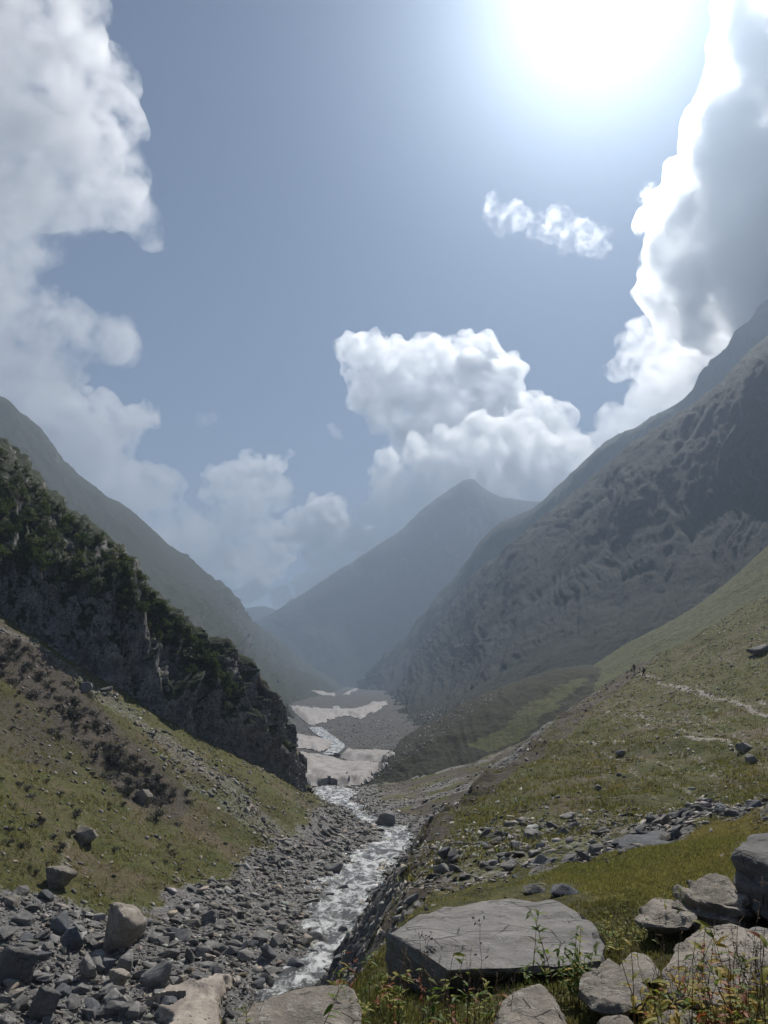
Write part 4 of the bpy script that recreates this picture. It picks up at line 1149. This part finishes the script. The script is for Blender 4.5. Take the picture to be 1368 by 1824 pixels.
def shrub_at(p, s, label, group):
    ms, ml = random.choice(SHRUBS)
    label = ('large ' if s > 1.3 else 'medium-sized ' if s > 0.95 else 'small ') + label
    root = link('shrub', None, label=label, cat='shrub', group=group, loc=p)
    root.scale = (s, s, s * random.uniform(0.7, 1.1)); root.rotation_euler = (0, 0, random.uniform(0, 6.28))
    link('stems', ms, parent=root); link('foliage', ml, parent=root)
band_s = [(0, 1150), (60, 1200), (110, 1255), (160, 1300), (200, 1350), (245, 1395), (290, 1425)]
for i in range(120):
    t = random.uniform(0, len(band_s) - 1.001); k_ = int(t); f_ = t - k_
    a = band_s[k_][0] + (band_s[k_ + 1][0] - band_s[k_][0]) * f_ + random.gauss(0, 20)
    b = band_s[k_][1] + (band_s[k_ + 1][1] - band_s[k_][1]) * f_ + random.gauss(0, 14)
    p, n = hit(a, b, BVH_GROUND)
    if p is None: continue
    shrub_at(p, random.uniform(0.7, 1.7), 'low dark grey shrub in the band, %s' % ('just under the rock spur' if a < 95 else 'midway across the left slope' if a < 200 else 'at its lower grassy end'), 'dark shrubs on the left slope')
for i in range(70):
    p, n = hit(random.uniform(0, 330), random.uniform(1240, 1560), BVH_GROUND)
    if p is None: continue
    shrub_at(p, random.uniform(0.4, 0.9), 'rounded bush dotted over the grass of the left slope', 'bushes on the left slope')
# ------------------------------------------------------------------ grass tufts
def mat_grass():
    k = NT('grass_blades'); a = k.n.new('ShaderNodeAttribute'); a.attribute_name = 'tint'
    tr = k.n.new('ShaderNodeBsdfTranslucent'); k.l.new(a.outputs['Color'], tr.inputs[0])
    mx = k.n.new('ShaderNodeMixShader'); mx.inputs[0].default_value = 0.4
    k.fin(a.outputs['Color'], 0.7)
    k.l.new(k.b.outputs[0], mx.inputs[1]); k.l.new(tr.outputs[0], mx.inputs[2]); k.l.new(mx.outputs[0], k.out.inputs[0])
    return k.m
M_GRASS = mat_grass()
def grass(n, weight, h_near, h_far, label, blades=5, green=0.5, gain=1.0):
    w = weight * cell_area * vis
    w = w / w.sum()
    pk = rng.choice(w.size, n, p=w.ravel()); a, b = np.unravel_index(pk, w.shape)
    u, v = rng.random(n)[:, None], rng.random(n)[:, None]
    ps = GND[a, b] * (1 - u) * (1 - v) + GND[a, b + 1] * u * (1 - v) + GND[a + 1, b] * (1 - u) * v + GND[a + 1, b + 1] * u * v
    D = ps[:, 1]
    hgt = np.interp(D, [4, 60], [h_near, h_far]) * rng.uniform(0.5, 1.3, n)
    tone = fbm(ps * 0.3, 3, 0.5, 301) * 0.9 + rng.normal(0, 0.25, n) + green - 0.5
    c1, c2, c3 = np.array([0.20, 0.155, 0.06]), np.array([0.135, 0.125, 0.036]), np.array([0.085, 0.10, 0.024])
    t = np.clip(tone * 0.5 + 0.5, 0, 1)[:, None]
    col = np.where(t < 0.5, c1 + (c2 - c1) * t * 2, c2 + (c3 - c2) * (t * 2 - 1)) * rng.uniform(0.6, 1.25, n)[:, None] * gain
    vs, cs = [], []
    for q in range(blades):
        an = rng.uniform(0, 6.28, n); ln = rng.uniform(0.25, 0.8, n) * hgt
        off = np.stack([rng.normal(0, 1, n) * hgt * 0.5, rng.normal(0, 1, n) * hgt * 0.5, np.zeros(n)], 1)
        wd = hgt * 0.13
        side = np.stack([-np.sin(an), np.cos(an), np.zeros(n)], 1) * wd[:, None]
        tip = np.stack([np.cos(an) * ln, np.sin(an) * ln, hgt], 1)
        b0 = ps + off; b0[:, 2] -= hgt * 0.25
        vs.append(np.stack([b0 - side, b0 + side, b0 + tip], 1)); cs.append(np.repeat(col[:, None], 3, 1))
    V = np.concatenate(vs).reshape(-1, 3); Cv = np.concatenate(cs).reshape(-1, 3)
    me = np_mesh('grass', V, np.arange(len(V)).reshape(-1, 3), False)
    set_col(me, 'tint', np.concatenate([Cv, np.ones((len(Cv), 1))], 1))
    return link('grass', me, M_GRASS, label=label, cat='grass', kind='stuff')
mT = GM['trail'][:-1, :-1]
gw = np.clip(1 - mS * 1.3, 0, 1) * (1 - 0.75 * np.clip(mE, 0, 1)) * (1 - np.clip(mT * 1.5, 0, 1)) * np.clip(0.55 + 1.2 * clump, 0.05, 1.5)
grass(20000, np.where((mC < 4) & (Dc > 30), gw * (60 / np.maximum(Dc, 30)) ** 1.5, 0), 0.2, 0.26, 'olive mountain grass covering the left slope', 4, 0.58, 1.45)
grass(20000, np.where((mC > 7.8) & (Dc > 20), gw * (40 / np.maximum(Dc, 20)) ** 1.5, 0), 0.14, 0.26, 'olive mountain grass covering the right-hand slope', 4, 0.55, 1.55)
grass(26000, np.where((mC > 7.6) & (Dc <= 24) & (Dc > 8.5), (gw * 0.6 + 2.2 * mG) * (12 / np.maximum(Dc, 8)) ** 1.0, 0), 0.035, 0.10, 'short bright turf on the shelf behind the slab boulder', 5, 0.5, 2.0)
grass(9000, np.where((mC > 7.3) & (Dc <= 8.5) & (Dc > 3.4), 1.0, 0), 0.045, 0.10, 'coarse tangled grass between the foreground boulders', 5, 0.5, 1.3)

# ------------------------------------------------------------------ leafy plants and dry stalks in the foreground
M_PLEAF = [mat_leaf('green_leaf', [(0.2, (0.07, 0.13, 0.02)), (0.8, (0.16, 0.22, 0.035))], 0.5),
           mat_leaf('yellow_green_leaf', [(0.2, (0.20, 0.22, 0.03)), (0.8, (0.34, 0.31, 0.05))], 0.5),
           mat_leaf('yellow_leaf', [(0.2, (0.36, 0.25, 0.04)), (0.8, (0.50, 0.38, 0.07))], 0.5),
           mat_leaf('rust_leaf', [(0.2, (0.16, 0.045, 0.015)), (0.8, (0.30, 0.10, 0.03))], 0.4)]
k = NT('red_stem'); M_STEM = k.fin(k.ramp(k.noise(k.coord('Object'), 20, 3, 0.6), [(0.3, (0.10, 0.045, 0.02)), (0.7, (0.19, 0.11, 0.04))]), 0.7)
k = NT('dry_stem'); M_DRY = k.fin(k.ramp(k.noise(k.coord('Object'), 20, 3, 0.6), [(0.3, (0.07, 0.045, 0.03)), (0.7, (0.20, 0.14, 0.09))]), 0.8)

def leaf_mesh(l, w, bend, seed, mi):
    r = random.Random(seed); bm = bmesh.new(); n = 6; rows = []
    for i in range(n + 1):
        t = i / n; ww = w * math.sin(math.pi * min(t * 0.92 + 0.08, 1)) ** 0.8 * (1 - 0.25 * t)
        if i == n: ww = 0.0008
        x = l * t; z = -bend * l * t * t
        rows.append([bm.verts.new((x, s * ww, z + abs(s) * ww * 0.35 + r.gauss(0, 0.0012))) for s in (-1, 0, 1)])
    for a, b in zip(rows[:-1], rows[1:]):
        for j in (0, 1): bm.faces.new((a[j], a[j + 1], b[j + 1], b[j]))
    me = to_mesh('leaf', bm); me.materials.append(M_PLEAF[mi]); return me
LEAF = [[leaf_mesh(*a, s, mi) for s, a in enumerate(((0.075, 0.014, 0.25), (0.06, 0.012, 0.5), (0.09, 0.016, 0.35)))] for mi in range(4)]

def stem_mesh(h, lean, seed, mat, r0=0.0035):
    r = random.Random(seed); bm = bmesh.new(); pts = []
    for i in range(6):
        t = i / 5; pts.append((lean * h * t * t + r.gauss(0, 0.006) * t, r.gauss(0, 0.01) * t * h, h * t - 0.05 * (i == 0)))
    tube(bm, pts, [r0 * (1 - 0.6 * i / 5) for i in range(6)], 5)
    me = to_mesh('stem', bm); me.materials.append(mat); return me, pts
STEMS = [stem_mesh(h, ln, s, M_STEM) for s, (h, ln) in enumerate(((0.34, 0.12), (0.42, 0.2), (0.27, 0.05), (0.5, 0.15), (0.2, 0.25)))]

def plant(p, sc, tones, label, group, nl=(7, 12), name='leafy_plant'):
    sm_, pts = random.choice(STEMS)
    sc *= 1.08
    main = random.choices(range(4), tones)[0]; tones = [0.25 * q + (0.75 if q_ == main else 0) for q_, q in enumerate(tones)]
    n_leaf = random.randint(*nl)
    label = '%s %s %s plant %s' % ('tall' if sc > 0.95 else 'low', 'dense' if n_leaf >= sum(nl) / 2 else 'sparse', ('green-leaved', 'yellow-green', 'yellow-leaved', 'rust-tinged')[main], label)
    root = link(name, None, label=label, cat='plant', group=group, loc=p)
    root.scale = (sc, sc, sc); root.rotation_euler = (random.gauss(0, 0.12), random.gauss(0, 0.12), random.uniform(0, 6.28))
    link('stem', sm_, parent=root)
    for i in range(n_leaf):
        t = random.uniform(0.25, 1.0) * 5; a = int(min(t, 4)); f = t - a
        q = Vector(pts[a]).lerp(Vector(pts[min(a + 1, 5)]), min(f, 1))
        lf = link('leaf', random.choice(LEAF[random.choices(range(4), tones)[0]]), parent=root, loc=q)
        s = random.uniform(0.6, 1.15); lf.scale = (s, s, s)
        lf.rotation_euler = (random.gauss(0, 0.3), random.uniform(-0.8, 0.25), i * 2.4 + random.gauss(0, 0.4))

def stalk_mesh(h, seed):
    r = random.Random(seed); bm = bmesh.new(); pts = [(0, 0, -0.05)]
    x = y = 0
    for i in range(1, 7):
        x += r.gauss(0, 0.012); y += r.gauss(0, 0.012); pts.append((x, y, h * i / 6))
    tube(bm, pts, [0.003 * (1 - 0.55 * i / 6) for i in range(7)], 4)
    for i in range(7):
        b = Vector(pts[r.randint(2, 6)]); e = b + Vector((r.gauss(0, 0.02), r.gauss(0, 0.02), r.uniform(0.015, 0.05)))
        tube(bm, [b, e], [0.0015, 0.0008], 3)
        s = 0.006
        for _ in range(2):
            c = e + Vector((r.gauss(0, .004), r.gauss(0, .004), r.gauss(0, .004)))
            bm.faces.new([bm.verts.new(c + Vector(q) * s) for q in ((1, 0, .3), (0, .5, 1), (-1, 0, -.3), (0, -.5, -1))])
    me = to_mesh('dry_stalk', bm); me.materials.append(M_DRY); return me
STALKS = [stalk_mesh(h, s) for s, h in enumerate((0.35, 0.5, 0.42, 0.6, 0.28))]

def scatter_px(poly, n):
    xs = [q[0] for q in poly]; ys = [q[1] for q in poly]; out = []
    while len(out) < n:
        a, b = random.uniform(min(xs), max(xs)), random.uniform(min(ys), max(ys))
        if in_poly(np.array([a]), np.array([b]), poly)[0]:
            p, nn = hit(a, b, BVH_GROUND)
            n -= 0
            if p is not None and p.y < 14: out.append(p)
            else: n -= 1
    return out
for poly, n, sc, tones, label, group, nl in (
    ([(600, 1770), (690, 1765), (720, 1860), (590, 1870)], 28, 0.75, (0.45, 0.45, 0.06, 0.04), 'growing left of the slab boulder', 'plants left of the slab', (7, 12)),
    ([(690, 1800), (800, 1815), (880, 1830), (880, 1900), (690, 1900)], 26, 0.72, (0.4, 0.4, 0.05, 0.15), 'with reddish stem in front of the slab boulder', 'plants in front of the slab', (6, 11)),
    ([(925, 1765), (1040, 1755), (1045, 1800), (1010, 1800), (980, 1775)], 20, 0.85, (0.8, 0.17, 0.02, 0.01), 'growing at the right corner of the slab', 'green plants at the slab corner', (10, 15)),
    ([(1060, 1650), (1120, 1640), (1230, 1660), (1190, 1700), (1090, 1720)], 30, 0.62, (0.5, 0.45, 0.04, 0.01), 'between the slab and the layered outcrop', 'weeds behind the boulders', (6, 10)),
    ([(1130, 1830), (1180, 1800), (1260, 1790), (1368, 1780), (1400, 1900), (1130, 1900)], 58, 0.8, (0.25, 0.35, 0.28, 0.12), 'at the foot of the big tan boulder', 'yellowing weeds', (7, 12)),
    ([(410, 1830), (470, 1815), (470, 1900), (400, 1900)], 14, 0.6, (0.3, 0.6, 0.1, 0.0), 'beside the broad low boulder', 'plants by the low boulder', (6, 10)),
    ([(520, 1830), (620, 1820), (640, 1900), (500, 1900)], 6, 0.7, (0.7, 0.25, 0.05, 0.0), 'sprouting before the broad low boulder', 'plants on the low boulder', (6, 9))):
    for p in scatter_px(poly, n):
        plant(p, sc * random.uniform(0.7, 1.2), tones, label, group, nl)
for poly, n, label, group in (
    ([(690, 1790), (900, 1820), (900, 1880), (690, 1880)], 34, 'thin reddish dry stalk rising in front of the slab boulder', 'dry stalks by the slab'),
    ([(1140, 1790), (1368, 1740), (1390, 1880), (1150, 1880)], 36, 'thin dry stalk in front of the big tan boulder', 'dry stalks by the tan boulder'),
    ([(410, 1820), (480, 1810), (480, 1880), (410, 1880)], 8, 'thin dry stalk beside the broad low boulder', 'dry stalks by the low boulder')):
    for p in scatter_px(poly, n):
        si = random.randrange(len(STALKS))
        o = link('dry_stalk', STALKS[si], label=('medium', 'long', 'slender', 'very tall', 'short')[si] + ' ' + label, cat='stalk', group=group, loc=p)
        s = random.uniform(0.6, 1.05); o.scale = (s, s, s)
        o.rotation_euler = (random.gauss(0, 0.15), random.gauss(0, 0.15), random.uniform(0, 6.28))

# ------------------------------------------------------------------ two hikers on the trail
def plain(name, c, r=0.85):
    k = NT(name); n = k.noise(k.coord('Object'), 12, 4, 0.6)
    return k.fin(k.mix(n, tuple(x * 0.7 for x in c), tuple(x * 1.25 for x in c)), r)
M_JACKET, M_TROUSER, M_SKIN, M_HAIR = plain('dark_jacket', (0.025, 0.028, 0.035)), plain('dark_trousers', (0.02, 0.02, 0.022)), plain('skin', (0.30, 0.19, 0.13)), plain('black_hair', (0.012, 0.010, 0.009))
M_PACK = plain('rucksack_cloth', (0.03, 0.025, 0.02))
def hiker(p, rz, stride, label, pack):
    root = link('person', None, label=label, cat='person', group=None, loc=p)
    root.rotation_euler = (0, 0, rz)
    V = [(0, 0, 0.95), (0, 0.01, 1.12), (0, 0.02, 1.32), (0, 0.03, 1.44), (0, 0.05, 1.53), (0, 0.06, 1.62), (0, 0.06, 1.72)]
    Rd = [0.145, 0.13, 0.155, 0.10, 0.055, 0.085, 0.07]
    E = [(i, i + 1) for i in range(6)]
    for s in (-1, 1):
        st = stride * s
        for base, ch in ((0, [((s * 0.10, 0, 0.88), 0.095), ((s * 0.11, st * 0.5 + 0.04, 0.48), 0.065), ((s * 0.11, st, 0.09 + max(0, -st) * 0.15), 0.045), ((s * 0.12, st + 0.15, 0.04), 0.04)]),
                         (3, [((s * 0.19, 0.03, 1.40), 0.065), ((s * 0.25, -st * 0.3, 1.12), 0.048), ((s * 0.23, 0.12 - st * 0.4, 0.90), 0.036), ((s * 0.22, 0.16 - st * 0.45, 0.82), 0.038)])):
            prev = base
            for c, r in ch:
                V.append(c); Rd.append(r); E.append((prev, len(V) - 1)); prev = len(V) - 1
    me = bpy.data.meshes.new('body'); me.from_pydata(V, E, [])
    o = bpy.data.objects.new('body', me); COL.objects.link(o)
    sk = o.modifiers.new('s', 'SKIN'); o.modifiers.new('u', 'SUBSURF').levels = 2
    for i, r in enumerate(Rd):
        d = me.skin_vertices[0].data[i]; d.radius = (r, r); d.use_root = (i == 0)
    m2 = bpy.data.meshes.new_from_object(o.evaluated_get(bpy.context.evaluated_depsgraph_get()))
    bpy.data.objects.remove(o)
    for m in (M_JACKET, M_TROUSER, M_SKIN, M_HAIR): m2.materials.append(m)
    for f in m2.polygons:
        c = f.center; f.use_smooth = True
        hand = c.z < 0.90 and abs(c.x) > 0.18
        f.material_index = 2 if hand or 1.50 < c.z <= 1.66 and c.y > 0.05 else 3 if c.z > 1.56 else 0 if c.z > 0.92 or abs(c.x) > 0.19 else 1
    m2.name = 'body'
    link('body', m2, parent=root)
    if pack:
        bm = bmesh.new(); bmesh.ops.create_cube(bm, size=1.0)
        for v in bm.verts: v.co = Vector((v.co.x * 0.34 * (0.85 if v.co.z > 0 else 1), v.co.y * 0.24, v.co.z * 0.56))
        bmesh.ops.bevel(bm, geom=list(bm.edges), offset=0.07, segments=3, affect='EDGES')
        bp = link('rucksack', to_mesh('rucksack', bm), M_PACK, parent=root, loc=(0, -0.22, 1.26))
    return root
for (a, b, rz, st, lb, pk) in ((1130, 1199, 0.3, 0.22, 'person in dark clothes walking ahead on the hillside trail', False),
                               (1147, 1207, 0.9, -0.25, 'person with a rucksack following on the pale trail', True)):
    p, n = hit(a, b, BVH_GROUND)
    if p is not None: hiker(p, rz, st, lb, pk)
# ------------------------------------------------------------------ haze: even air round the camera and the whole valley
bm = bmesh.new()
bmesh.ops.create_cube(bm, size=1.0)
for v in bm.verts:
    v.co.x = v.co.x * 7020; v.co.y = 2200 + v.co.y * 6820; v.co.z = (-261 if v.co.z < 0 else 1000)
me = bpy.data.meshes.new('haze'); bm.to_mesh(me); bm.free()
hm = bpy.data.materials.new('haze'); hm.use_nodes = True
t = hm.node_tree; t.nodes.remove(t.nodes['Principled BSDF'])
out = t.nodes['Material Output']; add = t.nodes.new('ShaderNodeAddShader')
for i, (dens, g, c) in enumerate(((0.00031, 0.10, (0.39, 0.51, 0.68, 1)), (0.000036, 0.86, (0.95, 0.97, 1.0, 1)))):
    pv = t.nodes.new('ShaderNodeVolumePrincipled')
    pv.inputs['Color'].default_value = c; pv.inputs['Density'].default_value = dens; pv.inputs['Anisotropy'].default_value = g
    t.links.new(pv.outputs[0], add.inputs[i])
t.links.new(add.outputs[0], out.inputs['Volume'])
link('haze', me, hm, kind='stuff')
# ------------------------------------------------------------------ clouds: closed billowing bodies of white droplets, all outside the haze
def mat_cloud(name, dens, r, seed, g=0.78, holes=0.42, alb=(0.86, 0.875, 0.895), width=0.18, nsc=1.3):
    """white droplets, thinner and thicker in billows of size r"""
    m = bpy.data.materials.new(name); m.use_nodes = True
    t = m.node_tree; N = t.nodes; N.remove(N['Principled BSDF'])
    pv = N.new('ShaderNodeVolumePrincipled')
    pv.inputs['Color'].default_value = (*alb, 1)
    pv.inputs['Anisotropy'].default_value = g
    tc = N.new('ShaderNodeTexCoord'); nz = N.new('ShaderNodeTexNoise'); mr = N.new('ShaderNodeMapRange')
    nz.noise_dimensions = '4D'; nz.inputs['W'].default_value = seed * 1.37
    nz.inputs['Scale'].default_value = nsc / r; nz.inputs['Detail'].default_value = 7.0; nz.inputs['Roughness'].default_value = 0.67
    mr.interpolation_type = 'SMOOTHSTEP'
    for i, v in enumerate((holes, holes + width, 0.0, dens)): mr.inputs[i + 1].default_value = v
    t.links.new(tc.outputs['Object'], nz.inputs['Vector']); t.links.new(nz.outputs[0], mr.inputs[0])
    t.links.new(mr.outputs[0], pv.inputs['Density'])
    t.links.new(pv.outputs[0], N['Material Output'].inputs['Volume'])
    return m

def ico(r, sub):
    bm = bmesh.new(); bmesh.ops.create_icosphere(bm, subdivisions=sub, radius=r)
    v = np.array([q.co[:] for q in bm.verts]); f = np.array([[w.index for w in q.verts] for q in bm.faces]); bm.free()
    return v, f
ICO3, ICO2, ICO1 = ico(1.0, 3), ico(1.0, 2), ico(1.0, 1)

SC.cycles.volume_step_rate = 0.5
def cloud(blobs, D, dens, label, seed, rough=0.30, depth=1.0, vox=0.16, ragged=0.0, holes=0.36, alb=(0.86, 0.875, 0.895), nsc=1.3, grow=1.0, group=None):
    vs, fs, base = [], [], 0
    rmean = 0; r_ = np.random.default_rng(seed)
    def ball(c, r, S):
        nonlocal base
        vs.append(S[0] * r * np.array([1, depth, 0.94]) + c); fs.append(S[1] + base); base += len(S[0])
    for (bx, by, br) in blobs:
        c = np.array(P(bx, by, D)); r = br / F * np.linalg.norm(c) * grow; rmean += r
        c[1] += r_.uniform(-0.4, 0.4) * r
        ball(c, r * 0.86, ICO3)
        for _ in range(20):                       # billows on the billow, twice
            d = r_.normal(size=3); d /= np.linalg.norm(d)
            if d[1] > 0.45: continue
            r1 = r * r_.uniform(0.18, 0.42); c1 = c + d * r * 0.84 * np.array([1, depth, 0.94])
            ball(c1, r1, ICO2)
            for _ in range(7):
                e = r_.normal(size=3); e = e / np.linalg.norm(e) + d * 0.7; e /= np.linalg.norm(e)
                ball(c1 + e * r1 * 0.9, r1 * r_.uniform(0.2, 0.48), ICO1)
    rmean /= len(blobs)
    me = np_mesh('cloud', np.concatenate(vs), np.concatenate(fs))
    o = bpy.data.objects.new('cloud', me); COL.objects.link(o)
    md = o.modifiers.new('r', 'REMESH'); md.mode = 'VOXEL'; md.voxel_size = rmean * vox * 0.85
    dg = bpy.context.evaluated_depsgraph_get()
    m2 = bpy.data.meshes.new_from_object(o.evaluated_get(dg))
    bpy.data.objects.remove(o); bpy.data.meshes.remove(me)
    outer_shell(m2)
    n = len(m2.vertices)
    co = np.empty(n * 3); m2.vertices.foreach_get('co', co); co = co.reshape(-1, 3)
    no = np.empty(n * 3); m2.vertices.foreach_get('normal', no); no = no.reshape(-1, 3)
    w = 0; a = 1.0; p = co / (rmean * 1.1)
    for k in range(6):
        q = np.abs(vnoise(p, seed + k * 13))
        w = w + a * (q - 0.25); p = (p @ ROT.T) * 2.1 + 7.3; a *= 0.56
    if ragged:
        w = w + ragged * fbm(co / (rmean * 0.8), 5, 0.6, seed + 99)
    co = co + no * (w * rmean * rough * 0.2)[:, None]
    ctr = co.mean(0)
    m2.vertices.foreach_set('co', (co - ctr).ravel().astype(np.float32)); m2.update()
    m2.name = 'cloud'
    return link('cloud', m2, mat_cloud('cloud_droplets', dens, rmean, seed, holes=holes, alb=alb, nsc=nsc), label=label, cat='cloud', group=group, loc=tuple(ctr))

cloud([(-60, 40, 150), (60, 40, 90), (112, 30, 45), (20, 160, 130), (-60, 240, 170), (80, 230, 90), (145, 270, 72), (195, 325, 55), (228, 372, 42), (262, 415, 26), (110, 330, 90), (20, 340, 110), (-20, 430, 80)],
      2600, 0.01, 'large ragged white cloud high above the left mountain', 11, 0.42, 1.3, 0.12, 0.5, holes=0.45, grow=1.1, nsc=1.5, alb=(0.72, 0.735, 0.76))
cloud([(-40, 540, 90), (20, 540, 50), (60, 575, 55), (130, 600, 55), (185, 600, 45), (222, 632, 32), (100, 640, 70), (20, 650, 90), (-60, 640, 120), (60, 690, 60)],
      4200, 0.007, 'white cloud bank with grey base just over the left summit', 12, 0.40, 1.3, 0.12, 0.5, holes=0.45, grow=1.1, nsc=1.5, alb=(0.72, 0.735, 0.76))
cloud([(60, 800, 110), (150, 770, 70), (215, 760, 42), (258, 742, 26), (180, 850, 70), (235, 900, 60), (290, 880, 42), (318, 925, 36), (345, 960, 28), (270, 960, 60), (380, 1000, 40)],
      8800, 0.008, 'pale hazy cloud bank rising behind the left mountain ridge', 13, 0.36, 1.2, 0.12, 0.3, holes=0.43, nsc=1.5, grow=1.06, alb=(0.80, 0.81, 0.83))
cloud([(620, 618, 24), (655, 632, 42), (705, 655, 52), (660, 690, 40), (760, 650, 46), (800, 640, 38), (850, 640, 44), (888, 662, 34), (700, 715, 60), (780, 715, 80), (855, 710, 66), (780, 770, 80)],
      13500, 0.006, 'tall grey cumulus cloud with a bright scalloped rim', 14, 0.30, 1.5, 0.10, holes=0.42, nsc=1.5, grow=1.06, alb=(0.80, 0.82, 0.85))
cloud([(930, 735, 32), (962, 732, 36), (998, 748, 24), (960, 785, 52), (1000, 790, 30)],
      12500, 0.006, 'rounded cauliflower cloud beside the right mountain ridge', 15, 0.30, 1.3, 0.12, holes=0.41, nsc=1.5, grow=1.06)
cloud([(690, 832, 28), (750, 812, 38), (800, 800, 38), (858, 782, 44), (908, 775, 36), (960, 815, 60), (1015, 815, 42), (700, 880, 50), (800, 870, 80), (900, 870, 70), (985, 860, 50), (750, 930, 55), (680, 940, 50), (640, 970, 46), (620, 1000, 40), (700, 985, 50), (850, 930, 60), (590, 1020, 34)],
      9600, 0.011, 'broad white cloud bank filling the gap behind the far peak', 16, 0.34, 1.3, 0.11, holes=0.42, nsc=1.5, grow=1.06)
cloud([(578, 918, 42), (535, 940, 34), (612, 946, 36), (580, 955, 40), (505, 950, 22), (650, 960, 30), (560, 985, 26)],
      8600, 0.022, 'small white cloud with a dark grey belly over the valley', 17, 0.34, 1.3, 0.12, holes=0.42, nsc=1.5, grow=1.06)
cloud([(400, 862, 36), (448, 842, 34), (492, 828, 22), (519, 808, 9), (372, 880, 18), (440, 890, 46), (490, 880, 40), (448, 930, 28), (440, 965, 30), (500, 960, 40), (400, 1000, 40), (460, 1010, 40), (360, 940, 34), (410, 930, 40)],
      11500, 0.009, 'soft pale cloud with a bright puffed upper edge over the valley', 18, 0.34, 1.2, 0.12, holes=0.43, nsc=1.5, grow=1.06)
cloud([(420, 1062, 18), (450, 1052, 24), (500, 1062, 24), (550, 1044, 30), (592, 1032, 26), (632, 1012, 24), (660, 990, 24)],
      8800, 0.012, 'low white cloud lying on the distant hills', 19, 0.30, 1, 0.12, holes=0.36)
cloud([(1400, 40, 100), (1330, 80, 62), (1400, 180, 130), (1320, 240, 66), (1270, 320, 66), (1235, 400, 70), (1200, 460, 56), (1180, 520, 40), (1240, 530, 70), (1330, 400, 110), (1330, 530, 90), (1450, 350, 160), (1400, 480, 120), (1360, 300, 100)],
      2650, 0.030, 'huge towering cloud with bright edge and dark core above right mountain', 20, 0.40, 1.5, 0.12, 0.4, holes=0.415, grow=1.06, nsc=1.6)
cloud([(1140, 582, 24), (1172, 600, 34), (1122, 632, 32), (1100, 662, 22), (1160, 650, 50), (1200, 640, 50)],
      9300, 0.0036, 'small cumulus tower behind the crest of the right mountain', 21, 0.30, 0.8, 0.12, holes=0.40, nsc=1.5, grow=1.06)
cloud([(1250, 620, 50), (1200, 670, 46), (1150, 715, 42), (1100, 755, 38), (1060, 795, 34), (1130, 770, 40), (1220, 720, 50)],
      6200, 0.004, 'bright mist trailing along the crest of the right mountain', 22, 0.36, 1, 0.12, 0.4, holes=0.34)
cloud([(880, 370, 16), (900, 380, 20), (922, 392, 17), (936, 406, 10)], 4600, 0.0024, 'small ragged white cloudlet alone in blue sky below the sun', 23, 0.5, 0.8, 0.14, 0.8, holes=0.46, nsc=1.3, grow=1.5)
cloud([(962, 412, 14), (985, 405, 22), (1000, 385, 15), (1020, 412, 24), (1050, 430, 22), (1062, 450, 14), (1075, 420, 10)], 4600, 0.0024, 'larger of two ragged white cloudlets below the sun', 24, 0.5, 0.8, 0.14, 0.8, holes=0.46, nsc=1.3, grow=1.5)
cloud([(1150, 352, 12), (1158, 342, 10)], 4400, 0.006, 'tiny cloudlet beside the towering cloud', 25, 0.5, 0.7, 0.16, 0.8, holes=0.46, nsc=1.3, grow=1.5)
cloud([(186, 112, 15), (196, 124, 12), (182, 126, 10)], 3000, 0.007, 'tiny white cloudlet between the large left cloud and open sky', 26, 0.5, 0.7, 0.16, 0.8, holes=0.46, nsc=1.3, grow=1.5)
cloud([(360, 748, 14), (378, 745, 12), (370, 752, 10)], 7000, 0.0022, 'tiny faint cloudlet right of the left cloud bank', 27, 0.5, 0.7, 0.16, 0.6)
cloud([(590, 760, 9), (598, 772, 10), (606, 778, 7)], 9500, 0.003, 'tiny cloudlet under the tall cumulus rim', 28, 0.5, 0.7, 0.16, 0.6)
